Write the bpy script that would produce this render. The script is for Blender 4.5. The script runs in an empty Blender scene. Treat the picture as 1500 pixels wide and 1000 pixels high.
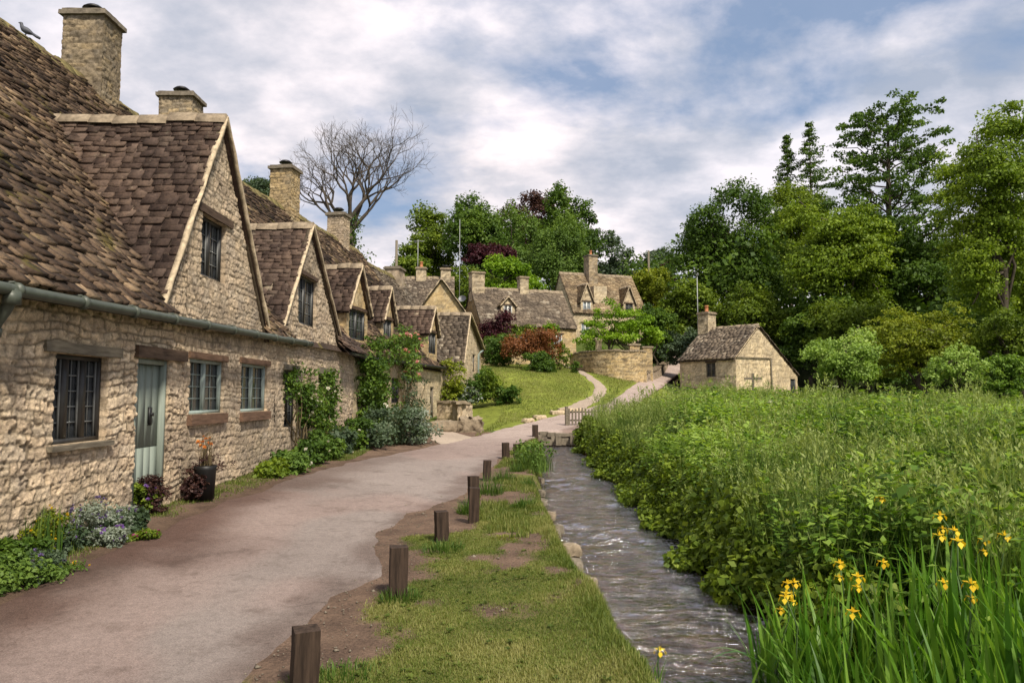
import bpy, math, random
import numpy as np
from mathutils import Vector, Matrix

# ------------------------------------------------------------------ camera, sky, sun, exposure
S = bpy.context.scene
COL = S.collection
F_PX, HOR, CAM_Z = 1100.0, 580.0, 1.75
PITCH = math.atan((HOR - 500.0) / F_PX)
cam = bpy.data.cameras.new('camera')
cam.sensor_width = 36.0
cam.lens = 36.0 * F_PX / 1500.0
cam.clip_start, cam.clip_end = 0.05, 3000.0
camo = bpy.data.objects.new('camera', cam)
COL.objects.link(camo)
camo.location = (0, 0, CAM_Z)
camo.rotation_euler = (math.pi / 2 + PITCH, 0, 0)
S.camera = camo

SUN_EL, SUN_AZ = math.radians(50), math.radians(32)   # azimuth: 0 = straight behind the camera, + = from its right
EXPOSURE = 0.98
S.view_settings.view_transform = 'Standard'
S.view_settings.look = 'None'
S.view_settings.exposure = EXPOSURE
S.view_settings.gamma = 1
S.cycles.max_bounces = 6
S.cycles.transparent_max_bounces = 8
S.cycles.use_denoising = True

sd = Vector((math.sin(SUN_AZ) * math.cos(SUN_EL), -math.cos(SUN_AZ) * math.cos(SUN_EL), math.sin(SUN_EL)))
sun = bpy.data.lights.new('sun', 'SUN')
sun.energy, sun.angle, sun.color = 2.9, math.radians(7), (1.0, 0.91, 0.77)
suno = bpy.data.objects.new('sun', sun)
COL.objects.link(suno)
suno.rotation_euler = (-sd).to_track_quat('-Z', 'Y').to_euler()
suno.location = (0, 0, 40)


class NT:
    """tiny node-tree helper"""
    def __init__(s, tree):
        s.t = tree
        s.n = tree.nodes
        s.n.clear()

    def add(s, kind, **kw):
        n = s.n.new(kind)
        for k, v in kw.items():
            if k.startswith('i_'):
                n.inputs[k[2:].replace('_', ' ')].default_value = v
            else:
                setattr(n, k, v)
        return n

    def link(s, a, b):
        s.t.links.new(a, b)

    def ramp(s, stops, src=None, interp='LINEAR'):
        n = s.n.new('ShaderNodeValToRGB')
        cr = n.color_ramp
        cr.interpolation = interp
        while len(cr.elements) < len(stops):
            cr.elements.new(0.5)
        for e, (p, c) in zip(cr.elements, stops):
            e.position = p
            e.color = (*c, 1) if len(c) == 3 else c
        if src is not None:
            s.link(src, n.inputs[0])
        return n

    def math(s, op, a, b=None, c=None):
        n = s.n.new('ShaderNodeMath')
        n.operation = op
        for i, v in enumerate((a, b, c)):
            if v is None:
                continue
            if isinstance(v, (int, float)):
                n.inputs[i].default_value = v
            else:
                s.link(v, n.inputs[i])
        return n.outputs[0]

    def mix(s, fac, a, b, blend='MIX'):
        n = s.n.new('ShaderNodeMix')
        n.data_type = 'RGBA'
        n.blend_type = blend
        n.clamp_factor = True
        for sock, v in ((n.inputs[0], fac), (n.inputs[6], a), (n.inputs[7], b)):
            if isinstance(v, (int, float)):
                sock.default_value = v
            elif isinstance(v, tuple):
                sock.default_value = (*v, 1) if len(v) == 3 else v
            else:
                s.link(v, sock)
        return n.outputs[2]

    def noise(s, vec, scale, detail=4, rough=0.55, w=None, dist=0.0):
        n = s.n.new('ShaderNodeTexNoise')
        if w is not None:
            n.noise_dimensions = '4D'
            n.inputs['W'].default_value = w
        n.inputs['Scale'].default_value = scale
        n.inputs['Detail'].default_value = detail
        n.inputs['Roughness'].default_value = rough
        n.inputs['Distortion'].default_value = dist
        if vec is not None:
            s.link(vec, n.inputs['Vector'])
        return n


world = bpy.data.worlds.new('World')
S.world = world
world.use_nodes = True
w = NT(world.node_tree)
sky = w.add('ShaderNodeTexSky', sky_type='NISHITA', sun_disc=False)
sky.sun_elevation = SUN_EL
sky.sun_rotation = math.atan2(sd.x, sd.y)
tc = w.add('ShaderNodeTexCoord')
sep = w.add('ShaderNodeSeparateXYZ')
w.link(tc.outputs['Generated'], sep.inputs[0])
zz = w.math('MAXIMUM', w.math('ADD', sep.outputs[2], 0.30), 0.05)
comb = w.add('ShaderNodeCombineXYZ')
w.link(w.math('DIVIDE', sep.outputs[0], zz), comb.inputs[0])
w.link(w.math('DIVIDE', sep.outputs[1], zz), comb.inputs[1])
mp = w.add('ShaderNodeMapping')
w.link(comb.outputs[0], mp.inputs[0])
mp.inputs['Rotation'].default_value = (0, 0, math.radians(18))
mp.inputs['Location'].default_value = (3.1, 1.7, 0)
mp.inputs['Scale'].default_value = (1.0, 1.25, 1)
n1 = w.noise(mp.outputs[0], 1.5, 9, 0.56, dist=0.15)          # big cloud banks
n2 = w.noise(mp.outputs[0], 3.4, 10, 0.58, w=3.0)                # billows
n3 = w.noise(mp.outputs[0], 0.6, 3, 0.5, w=8.0)                # tone of the banks
hz = w.add('ShaderNodeMapRange')
hz.inputs['From Min'].default_value, hz.inputs['From Max'].default_value = .14, .36
hz.inputs['To Min'].default_value, hz.inputs['To Max'].default_value = .10, -.02
w.link(sep.outputs[2], hz.inputs['Value'])
cover = w.ramp([(0.39, (.08, .08, .08)), (0.505, (1, 1, 1))], w.math('ADD', n1.outputs[0], hz.outputs[0]))
shade = w.ramp([(0.34, (3.7, 3.95, 4.5)), (0.46, (5.5, 5.35, 5.6)), (0.60, (8.3, 7.5, 7.35))], n2.outputs[0])
tone = w.ramp([(0.35, (0.80, 0.86, 0.95)), (0.6, (1.03, 1.0, 1.0))], n3.outputs[0])
cl = w.mix(1.0, shade.outputs[0], tone.outputs[0], 'MULTIPLY')
blue = w.mix(0.7, sky.outputs[0], (1.8, 2.55, 3.9))
bg = w.add('ShaderNodeBackground')
w.link(w.mix(cover.outputs[0], blue, cl), bg.inputs[0])
bg.inputs[1].default_value = 0.074
wo = w.add('ShaderNodeOutputWorld')
w.link(bg.outputs[0], wo.inputs[0])

# ------------------------------------------------------------------ numeric helpers
R = np.random.default_rng(7)
U32 = np.uint32


def h2(i, j, s=0):
    i = np.asarray(i).astype(np.int64)
    j = np.asarray(j).astype(np.int64)
    h = (i * 374761393 + j * 668265263 + int(s) * 2246822519) & 0xFFFFFFFF
    h = ((h ^ (h >> 13)) * 1274126177) & 0xFFFFFFFF
    h = ((h ^ (h >> 15)) * 2246822519) & 0xFFFFFFFF
    return (h ^ (h >> 16)).astype(np.float64) / 4294967296.0


def vn(x, y, s=0):
    x = np.asarray(x, float)
    y = np.asarray(y, float)
    x, y = np.broadcast_arrays(x, y)
    i, j = np.floor(x), np.floor(y)
    fx, fy = x - i, y - j
    fx = fx * fx * (3 - 2 * fx)
    fy = fy * fy * (3 - 2 * fy)
    a, b, c, d = h2(i, j, s), h2(i + 1, j, s), h2(i, j + 1, s), h2(i + 1, j + 1, s)
    return (a * (1 - fx) + b * fx) * (1 - fy) + (c * (1 - fx) + d * fx) * fy


def fbm(x, y, s=0, o=4):
    r, a, t = 0, 1.0, 0
    for k in range(o):
        r = r + a * vn(np.asarray(x) * 2 ** k, np.asarray(y) * 2 ** k, s + k * 17)
        t += a
        a *= 0.5
    return r / t


def sst(a, b, x):
    t = np.clip((x - a) / (b - a), 0, 1)
    return t * t * (3 - 2 * t)


def ray(px, py):
    a, b = (px - 750) / F_PX, (500 - py) / F_PX
    cp, sp = math.cos(PITCH), math.sin(PITCH)
    return np.array((a, cp - b * sp, sp + b * cp))


def at(px, py, Y):
    """the point seen at a pixel of the photograph, at distance Y ahead"""
    d = ray(px, py)
    return np.array((0, 0, CAM_Z)) + d * (Y / d[1])


# ------------------------------------------------------------------ terrain
CTRL = np.array([
    (-6, 1, .0), (0, 1, -.05), (-3, 6, 0), (-1, 7, 0), (-4.9, 8, .2), (-4.7, 12, .3), (-2.4, 12, .1), (-4.8, 22, .5), (-2, 20, .3),
    (.2, 14, .08), (-.2, 20, .25), (.5, 26, .42), (-3.4, 33, .85), (-1, 28, .5), (2.4, 33, 1.0), (4.6, 34.5, 1.3), (7.3, 42, 2.1), (9.3, 50, 2.9),
    (12.1, 58, 3.9), (15, 68, 5.2), (-.3, 31.5, .8), (-1.1, 42, 3.0), (2, 45, 3.2), (4.2, 46, 3.2), (7.2, 46.5, 2.8), (4.8, 56, 4.0), (-3, 56, 4.2), (.8, 36, 1.75),
    (3.8, 39, 2.0),
    (-2, 38, 1.5), (9, 66, 6.4), (-5, 55, 4), (-10, 90, 9), (5, 95, 12), (20, 90, 9), (-40, 80, 8), (0, 150, 17), (40, 62, 4), (40, 100, 12), (80, 100, 14),
    (-60, 30, 4), (-20, 20, 2.5), (60, 20, 1), (30, 30, .6), (12, 30, .6), (6, 12, .35), (6, 4, .3), (20, 8, .4), (14, 46, 1.1), (18, 47, 1.1), (24, 50, 1.3), (3.4, 20, .4),
    (-9, 14, .9), (-12, 40, 3.2), (-30, 0, 2), (40, -5, .5), (0, -8, 0), (100, 200, 22), (-100, 200, 18), (200, 60, 8), (-200, 60, 10), (0, 320, 24), (3.2, 8, .3), (3.4, 28, .6), (14, 38, .8)
], float)


def _tps():
    P, z = CTRL[:, :2], CTRL[:, 2]
    n = len(P)
    d = np.linalg.norm(P[:, None] - P[None], axis=2)
    K = np.where(d > 0, d ** 2 * np.log(d + 1e-9), 0) + np.eye(n) * 0.6
    A = np.zeros((n + 3, n + 3))
    A[:n, :n] = K
    A[:n, n] = 1
    A[:n, n + 1:] = P
    A[n:, :n] = A[:n, n:].T
    return np.linalg.solve(A, np.concatenate((z, np.zeros(3))))


TW = _tps()


def g_base(x, y):
    x = np.asarray(x, float)
    y = np.asarray(y, float)
    x, y = np.broadcast_arrays(x, y)
    sh = x.shape
    x, y = x.ravel(), y.ravel()
    n = len(CTRL)
    r = TW[n] + TW[n + 1] * x + TW[n + 2] * y
    for k in range(n):
        d2 = (x - CTRL[k, 0]) ** 2 + (y - CTRL[k, 1]) ** 2
        r = r + TW[k] * 0.5 * d2 * np.log(d2 + 1e-9)
    return r.reshape(sh)


SY = np.array([0, 3, 5.4, 8.5, 12.5, 18.8, 27.0])
SXL = np.array([1.25, 1.12, 1.0, .80, .58, .80, 1.1])
SXR = np.array([2.15, 2.2, 2.28, 2.42, 2.52, 2.45, 2.3])
SZW = np.array([-.32, -.32, -.3, -.3, -.29, -.2, .0])


def stream(y):
    wob = (fbm(np.asarray(y) * 0.9, 3.3, 5, 3) - .5) * .25
    return np.interp(y, SY, SXL) + wob, np.interp(y, SY, SXR) + wob * .4 + (fbm(np.asarray(y) * .75, 8.1, 6, 3) - .5) * .42, np.interp(y, SY, SZW)


def ground(x, y):
    x = np.asarray(x, float)
    y = np.asarray(y, float)
    x, y = np.broadcast_arrays(x, y)
    z = g_base(x, y)
    xl, xr, zw = stream(y)
    inside = sst(-.14, .16, np.minimum(x - xl + .12, xr - x + .16)) * (1 - sst(26.7, 27.3, y))
    shelf = sst(8.2, 6.4, y) * sst(xr + 3.2, xr + 1.6, x) * sst(xr - .3, xr + .1, x)
    z = z * (1 - shelf) + np.minimum(z, zw + .10 + .12 * np.clip(x - xr, 0, 4)) * shelf
    return z * (1 - inside) + (zw - .22) * inside


def hit(px, py, far=200):
    """where the sight line through a pixel of the photograph meets the ground"""
    d = ray(px, py)
    t = np.concatenate((np.arange(2.5, 40, .04), np.arange(40, far, .15)))
    X, Y, Z = d[0] * t, d[1] * t, CAM_Z + d[2] * t
    below = np.nonzero(Z < g_base(X, Y))[0]
    k = below[0] if len(below) else len(t) - 1
    return np.array((X[k], Y[k], g_base(X[k], Y[k])[()]))


# ------------------------------------------------------------------ mesh helpers
class MB:
    def __init__(s):
        s.v, s.q, s.t, s.rq, s.rt, s.c, s.n = [], [], [], [], [], [], 0

    def add(s, V, Q=None, r=0.5, T=None, c=None):
        V = np.asarray(V, float).reshape(-1, 3)
        if Q is not None and len(Q):
            Q = np.asarray(Q, np.int64).reshape(-1, 4)
            s.q.append(Q + s.n)
            s.rq.append(np.broadcast_to(np.asarray(r, float), (len(Q),)))
        if T is not None and len(T):
            T = np.asarray(T, np.int64).reshape(-1, 3)
            s.t.append(T + s.n)
            s.rt.append(np.broadcast_to(np.asarray(r if np.ndim(r) == 0 else .5, float), (len(T),)))
        s.v.append(V)
        s.c.append(np.ones((len(V), 3)) * .5 if c is None else np.broadcast_to(c, (len(V), 3)))
        s.n += len(V)

    def build(s, name, mat, parent=None, smooth=False):
        me = bpy.data.meshes.new(name)
        V = np.concatenate(s.v) if s.v else np.zeros((0, 3))
        Q = np.concatenate(s.q) if s.q else np.zeros((0, 4), np.int64)
        T = np.concatenate(s.t) if s.t else np.zeros((0, 3), np.int64)
        me.vertices.add(len(V))
        me.vertices.foreach_set('co', V.astype(np.float32).ravel())
        li = np.concatenate((Q.ravel(), T.ravel())).astype(np.int32)
        tot = np.concatenate((np.full(len(Q), 4), np.full(len(T), 3))).astype(np.int32)
        me.loops.add(len(li))
        me.loops.foreach_set('vertex_index', li)
        me.polygons.add(len(tot))
        st = np.concatenate(([0], np.cumsum(tot)[:-1])).astype(np.int32) if len(tot) else tot
        me.polygons.foreach_set('loop_start', st)
        me.polygons.foreach_set('loop_total', tot)
        if smooth:
            me.polygons.foreach_set('use_smooth', np.ones(len(tot), bool))
        rr = np.concatenate([*s.rq, *s.rt]) if (s.rq or s.rt) else np.zeros(0)
        a = me.attributes.new('rnd', 'FLOAT', 'FACE')
        a.data.foreach_set('value', rr.astype(np.float32))
        c = np.concatenate(s.c) if s.c else np.zeros((0, 3))
        a = me.attributes.new('col', 'FLOAT_COLOR', 'POINT')
        a.data.foreach_set('color', np.concatenate((c, np.ones((len(c), 1))), 1).astype(np.float32).ravel())
        me.update(calc_edges=True)
        me.materials.append(mat)
        o = bpy.data.objects.new(name, me)
        COL.objects.link(o)
        if parent is not None:
            o.parent = parent
        return o


def tag(o, label=None, cat=None, group=None, kind=None):
    for k, v in (('label', label), ('category', cat), ('group', group), ('kind', kind)):
        if v:
            o[k] = v
    return o


def empty(name, loc, rz=0.0):
    o = bpy.data.objects.new(name, None)
    COL.objects.link(o)
    o.location = loc
    o.rotation_euler = (0, 0, rz)
    o.empty_display_size = .2
    return o


BOXQ = np.array([(0, 3, 2, 1), (4, 5, 6, 7), (0, 1, 5, 4), (1, 2, 6, 5), (2, 3, 7, 6), (3, 0, 4, 7)])


def box(mb, x0, x1, y0, y1, z0, z1, r=.5, M=None, c=None):
    V = np.array([(x0, y0, z0), (x1, y0, z0), (x1, y1, z0), (x0, y1, z0), (x0, y0, z1), (x1, y0, z1), (x1, y1, z1), (x0, y1, z1)], float)
    if M is not None:
        V = M(V)
    mb.add(V, BOXQ, r, c=c)


def rough_box(mb, x0, x1, y0, y1, z0, z1, step=.06, amp=.012, seed=0, M=None, r=.5, rnd=.0, c=None):
    """a box with worn, uneven faces; rnd rounds its corners"""
    n = [max(1, int(round((b - a) / step))) for a, b in ((x0, x1), (y0, y1), (z0, z1))]
    cen = np.array(((x0 + x1) / 2, (y0 + y1) / 2, (z0 + z1) / 2))
    hs = np.array((x1 - x0, y1 - y0, z1 - z0)) / 2
    for ax in range(3):
        a, b = [(1, 2), (2, 0), (0, 1)][ax]
        for sg in (-1, 1):
            A, B = np.meshgrid(np.linspace(-1, 1, n[a] + 1), np.linspace(-1, 1, n[b] + 1), indexing='ij')
            P = np.zeros(A.shape + (3,))
            P[..., ax] = sg
            P[..., a] = A
            P[..., b] = B
            P = P.reshape(-1, 3)
            if rnd:
                L = np.linalg.norm(P, axis=1, keepdims=True)
                P = P * (1 - rnd) + P / L * rnd * 1.2
            V = cen + P * hs
            k = V * 9.0 + seed * 3.7
            D = np.stack((fbm(k[:, 1] + k[:, 0] * .3, k[:, 2], seed, 3), fbm(k[:, 0] + k[:, 1] * .4, k[:, 2], seed + 5, 3), fbm(k[:, 0] - k[:, 2] * .3, k[:, 1], seed + 9, 3)), 1) - .5
            V = V + D * 2 * amp
            if M is not None:
                V = M(V)
            idx = np.arange(len(V)).reshape(A.shape)
            Q = np.stack((idx[:-1, :-1], idx[1:, :-1], idx[1:, 1:], idx[:-1, 1:]), -1).reshape(-1, 4)
            if sg < 0:
                Q = Q[:, ::-1]
            mb.add(V, Q, r, c=c)


def tube(mb, P, rad, sides=6, r=.5, cap=True):
    P = np.asarray(P, float)
    n = len(P)
    rad = np.broadcast_to(np.asarray(rad, float), (n,))
    T = np.gradient(P, axis=0)
    T /= np.linalg.norm(T, axis=1, keepdims=True) + 1e-9
    ref = np.where(np.abs(T[:, 2:3]) > .9, np.array([[1., 0, 0]]), np.array([[0, 0, 1.]]))
    A = np.cross(T, ref)
    A /= np.linalg.norm(A, axis=1, keepdims=True) + 1e-9
    B = np.cross(T, A)
    th = np.linspace(0, 2 * np.pi, sides, endpoint=False)
    V = P[:, None] + (A[:, None] * np.cos(th)[None, :, None] + B[:, None] * np.sin(th)[None, :, None]) * rad[:, None, None]
    i = np.arange(n * sides).reshape(n, sides)
    j = np.roll(i, -1, 1)
    Q = np.stack((i[:-1], j[:-1], j[1:], i[1:]), -1).reshape(-1, 4)
    V = V.reshape(-1, 3)
    T3 = None
    if cap:
        V = np.concatenate((V, P[:1], P[-1:]))
        a, b = n * sides, n * sides + 1
        T3 = np.concatenate((np.stack((j[0], i[0], np.full(sides, a)), -1), np.stack((i[-1], j[-1], np.full(sides, b)), -1)))
    mb.add(V, Q, r, T=T3)


def lathe(mb, prof, cx, cy, sides=12, r=.5):
    prof = np.asarray(prof, float)
    th = np.linspace(0, 2 * np.pi, sides, endpoint=False)
    V = np.stack((cx + prof[:, 0:1] * np.cos(th), cy + prof[:, 0:1] * np.sin(th), np.repeat(prof[:, 1:2], sides, 1)), -1)
    i = np.arange(len(prof) * sides).reshape(len(prof), sides)
    j = np.roll(i, -1, 1)
    mb.add(V.reshape(-1, 3), np.stack((i[:-1], j[:-1], j[1:], i[1:]), -1).reshape(-1, 4), r)


def unit(A):
    return A / (np.linalg.norm(A, axis=-1, keepdims=True) + 1e-9)


def rdir(n, rng=R):
    return unit(rng.normal(size=(n, 3)))


def leaves(mb, P, D, N, L, W, r, fold=.12):
    """kite-shaped leaves: base P, direction D, facing N"""
    n = len(P)
    L = np.broadcast_to(np.asarray(L, float), (n,))[:, None]
    W = np.broadcast_to(np.asarray(W, float), (n,))[:, None]
    Sd = unit(np.cross(D, N))
    Nn = np.cross(Sd, D)
    m = P + D * L * .45 + Nn * W * fold
    V = np.stack((P, m + Sd * W * .5, P + D * L - Nn * L * .08, m - Sd * W * .5), 1).reshape(-1, 3)
    mb.add(V, np.arange(4 * n).reshape(-1, 4), r)


def blades(mb, P, az, H, lean, Wd, r, seg=4, curl=1.0):
    """grass or iris blades as tapering curved strips"""
    n = len(P)
    H, lean, Wd = (np.broadcast_to(np.asarray(a, float), (n,)) for a in (H, lean, Wd))
    d = np.stack((np.cos(az), np.sin(az), np.zeros(n)), 1)
    s = np.stack((-np.sin(az), np.cos(az), np.zeros(n)), 1)
    pos = P.copy()
    rows = []
    for k in range(seg + 1):
        t = k / seg
        wk = Wd * (1 - t ** 2.2) * .5 + .0006
        rows.append(np.stack((pos - s * wk[:, None], pos + s * wk[:, None]), 1))
        a = lean * (.35 + curl * 1.3 * t ** 1.3)
        pos = pos + (d * np.sin(a)[:, None] + np.array((0, 0, 1.)) * np.cos(a)[:, None]) * (H / seg)[:, None]
    V = np.stack(rows, 1)                       # n, seg+1, 2, 3
    base = (np.arange(n) * (seg + 1) * 2)[:, None]
    k = np.arange(seg)[None] * 2
    Q = np.stack((base + k, base + k + 1, base + k + 3, base + k + 2), -1).reshape(-1, 4)
    mb.add(V.reshape(-1, 3), Q, np.repeat(np.broadcast_to(np.asarray(r, float), (n,)), seg))


# ------------------------------------------------------------------ materials
def new_mat(name):
    m = bpy.data.materials.new(name)
    m.use_nodes = True
    return m, NT(m.node_tree)


def finish(nt, color, rough=.85, bump=None, bstr=.3, bdist=.02, spec=.3, extra=None):
    p = nt.add('ShaderNodeBsdfPrincipled')
    if isinstance(color, tuple):
        p.inputs['Base Color'].default_value = (*color, 1)
    else:
        nt.link(color, p.inputs['Base Color'])
    if isinstance(rough, (int, float)):
        p.inputs['Roughness'].default_value = rough
    else:
        nt.link(rough, p.inputs['Roughness'])
    p.inputs['Specular IOR Level'].default_value = spec
    if bump is not None:
        b = nt.add('ShaderNodeBump')
        b.inputs['Strength'].default_value = bstr
        b.inputs['Distance'].default_value = bdist
        nt.link(bump, b.inputs['Height'])
        nt.link(b.outputs[0], p.inputs['Normal'])
    o = nt.add('ShaderNodeOutputMaterial')
    nt.link(p.outputs[0], o.inputs[0])
    return p


def mat_stone(name):
    m, t = new_mat(name)
    a = t.add('ShaderNodeAttribute', attribute_name='col')
    tc = t.add('ShaderNodeTexCoord')
    n = t.noise(tc.outputs['Object'], 26, 6, .65)
    n2 = t.noise(tc.outputs['Object'], 2.3, 5, .6)
    k = t.ramp([(.28, (.62, .60, .58)), (.5, (1, 1, 1)), (.75, (1.22, 1.2, 1.16))], n.outputs[0])
    c = t.mix(1.0, a.outputs['Color'], k.outputs[0], 'MULTIPLY')
    k2 = t.ramp([(.38, (.74, .74, .76)), (.6, (1.05, 1.04, 1.0))], n2.outputs[0])
    c = t.mix(.8, c, k2.outputs[0], 'MULTIPLY')
    n3 = t.noise(tc.outputs['Object'], 75, 4, .7)
    k3 = t.ramp([(.34, (.55, .52, .48)), (.46, (1, 1, 1)), (.7, (1.12, 1.1, 1.08))], n3.outputs[0])
    c = t.mix(.8, c, k3.outputs[0], 'MULTIPLY')
    hh = t.math('ADD', n.outputs[0], t.math('MULTIPLY', n3.outputs[0], .6))
    finish(t, c, .93, hh, .8, .022, .15)
    return m


def mat_tile(name, stops, lichen=.5, moss=.0):
    m, t = new_mat(name)
    a = t.add('ShaderNodeAttribute', attribute_name='rnd')
    tc = t.add('ShaderNodeTexCoord')
    c = t.ramp(stops, a.outputs['Fac']).outputs[0]
    n = t.noise(tc.outputs['Object'], 18, 6, .65)
    k = t.ramp([(.3, (.55, .53, .52)), (.5, (1, 1, 1)), (.72, (1.35, 1.3, 1.2))], n.outputs[0])
    c = t.mix(1, c, k.outputs[0], 'MULTIPLY')
    l = t.noise(tc.outputs['Object'], 7.5, 5, .7, w=2.0)
    lf = t.ramp([(.60, (0, 0, 0)), (.68, (lichen, lichen, lichen))], l.outputs[0])
    c = t.mix(lf.outputs[0], c, (.36, .31, .22))
    d = t.noise(tc.outputs['Object'], 1.1, 5, .6, w=5.0)
    df = t.ramp([(.42, (.62, .62, .64)), (.6, (1.1, 1.08, 1.04))], d.outputs[0])
    c = t.mix(.85, c, df.outputs[0], 'MULTIPLY')
    if moss:
        mm = t.noise(tc.outputs['Object'], 2.2, 6, .72, w=9.0)
        mf = t.ramp([(.56, (0, 0, 0)), (.66, (moss, moss, moss))], mm.outputs[0])
        c = t.mix(mf.outputs[0], c, (.13, .11, .022))
    finish(t, c, .92, n.outputs[0], .5, .02, .2)
    return m


def mat_wood(name, c0, c1, scale=(30, 30, 2.5), rough=.8):
    m, t = new_mat(name)
    tc = t.add('ShaderNodeTexCoord')
    mp = t.add('ShaderNodeMapping')
    t.link(tc.outputs['Object'], mp.inputs[0])
    mp.inputs['Scale'].default_value = scale
    n = t.noise(mp.outputs[0], 1, 6, .65)
    c = t.ramp([(.3, c0), (.68, c1)], n.outputs[0])
    finish(t, c.outputs[0], rough, n.outputs[0], .6, .01, .2)
    return m


def mat_plain(name, c, rough=.6, var=.25, scale=9, spec=.35, bstr=.15):
    m, t = new_mat(name)
    tc = t.add('ShaderNodeTexCoord')
    n = t.noise(tc.outputs['Object'], scale, 6, .65)
    lo = tuple(v * (1 - var) for v in c)
    hi = tuple(v * (1 + var) for v in c)
    finish(t, t.ramp([(.3, lo), (.7, hi)], n.outputs[0]).outputs[0], rough, n.outputs[0], bstr, .01, spec)
    return m


def mat_leaf(name, dark, mid, light, trans=.35, rough=.55):
    m, t = new_mat(name)
    a = t.add('ShaderNodeAttribute', attribute_name='rnd')
    c = t.ramp([(0, dark), (.5, mid), (1, light)], a.outputs['Fac']).outputs[0]
    p = t.add('ShaderNodeBsdfPrincipled')
    t.link(c, p.inputs['Base Color'])
    p.inputs['Roughness'].default_value = rough
    p.inputs['Specular IOR Level'].default_value = .25
    tr = t.add('ShaderNodeBsdfTranslucent')
    t.link(t.mix(1.0, c, (1.25, 1.25, .6), 'MULTIPLY'), tr.inputs[0])
    mx = t.add('ShaderNodeMixShader')
    mx.inputs[0].default_value = trans
    t.link(p.outputs[0], mx.inputs[1])
    t.link(tr.outputs[0], mx.inputs[2])
    o = t.add('ShaderNodeOutputMaterial')
    t.link(mx.outputs[0], o.inputs[0])
    return m


def mat_glass(name, c=(.02, .022, .024)):
    m, t = new_mat(name)
    tc = t.add('ShaderNodeTexCoord')
    n = t.noise(tc.outputs['Object'], 5, 3, .5)
    finish(t, t.ramp([(.35, c), (.7, tuple(v * 2.6 for v in c))], n.outputs[0]).outputs[0], .12, n.outputs[0], .12, .02, .6)
    return m


def mat_ground(name):
    m, t = new_mat(name)
    a = t.add('ShaderNodeAttribute', attribute_name='col')
    tc = t.add('ShaderNodeTexCoord')
    n = t.noise(tc.outputs['Object'], 38, 8, .75)
    n2 = t.noise(tc.outputs['Object'], 3.1, 5, .6)
    k = t.ramp([(.3, (.5, .5, .5)), (.5, (1, 1, 1)), (.7, (1.5, 1.45, 1.4))], n.outputs[0])
    k2 = t.ramp([(.35, (.7, .7, .7)), (.65, (1.2, 1.2, 1.15))], n2.outputs[0])
    c = t.mix(1, t.mix(1, a.outputs['Color'], k.outputs[0], 'MULTIPLY'), k2.outputs[0], 'MULTIPLY')
    finish(t, c, .95, n.outputs[0], .8, .03, .1)
    return m


def mat_road(name, c, stain, big=.6):
    m, t = new_mat(name)
    tc = t.add('ShaderNodeTexCoord')
    ob = tc.outputs['Object']
    f = t.noise(ob, 90, 4, .8)
    n = t.noise(ob, 2.3, 9, .7, dist=.1)
    pt = t.noise(ob, .6, 6, .6, w=4)
    vo = t.add('ShaderNodeTexVoronoi')
    vo.inputs['Scale'].default_value = 70
    t.link(ob, vo.inputs['Vector'])
    k = t.ramp([(.28, (.45, .43, .42)), (.5, (1, 1, 1)), (.72, (1.5, 1.47, 1.42))], f.outputs[0])
    base = t.mix(1, c, k.outputs[0], 'MULTIPLY')
    g2 = t.noise(ob, 17, 5, .75, w=21)
    base = t.mix(1, base, t.ramp([(.3, (.74, .73, .72)), (.5, (1, 1, 1)), (.7, (1.2, 1.19, 1.18))], g2.outputs[0]).outputs[0], 'MULTIPLY')
    st = t.ramp([(.34, (big, big, big)), (.47, (0, 0, 0))], n.outputs[0])
    base = t.mix(st.outputs[0], base, stain)
    p2 = t.ramp([(.4, (.90, .89, .89)), (.6, (1.06, 1.06, 1.06))], pt.outputs[0])
    base = t.mix(1, base, p2.outputs[0], 'MULTIPLY')
    wn = t.noise(ob, 1.6, 5, .6, w=11)
    wv = t.add('ShaderNodeVectorMath', operation='MULTIPLY_ADD')
    t.link(wn.outputs['Color'], wv.inputs[0])
    wv.inputs[1].default_value = (.9, .9, 0)
    t.link(ob, wv.inputs[2])
    ck = t.add('ShaderNodeTexVoronoi', feature='DISTANCE_TO_EDGE')
    ck.inputs['Scale'].default_value = .55
    t.link(wv.outputs[0], ck.inputs['Vector'])
    ckm = t.noise(ob, .5, 3, .5, w=14)
    cf = t.math('MULTIPLY', t.ramp([(.0, (.55, .55, .55)), (.007, (0, 0, 0))], ck.outputs['Distance']).outputs[0], t.ramp([(.5, (0, 0, 0)), (.56, (1, 1, 1))], ckm.outputs[0]).outputs[0])
    base = t.mix(cf, base, stain)
    sp = t.noise(ob, 150, 2, .5, w=17)
    base = t.mix(t.ramp([(.60, (0, 0, 0)), (.68, (.6, .6, .6))], sp.outputs[0]).outputs[0], base, (.46, .40, .34))
    dp = t.noise(ob, 6.5, 4, .6, w=19)
    base = t.mix(t.ramp([(.68, (0, 0, 0)), (.72, (.6, .6, .6))], dp.outputs[0]).outputs[0], base, stain)
    at_ = t.add('ShaderNodeAttribute', attribute_name='col')
    base = t.mix(1, base, at_.outputs['Color'], 'MULTIPLY')
    hgt = t.math('ADD', f.outputs[0], t.math('MULTIPLY', vo.outputs['Distance'], .5))
    finish(t, base, .88, hgt, .45, .012, .2)
    return m


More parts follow.
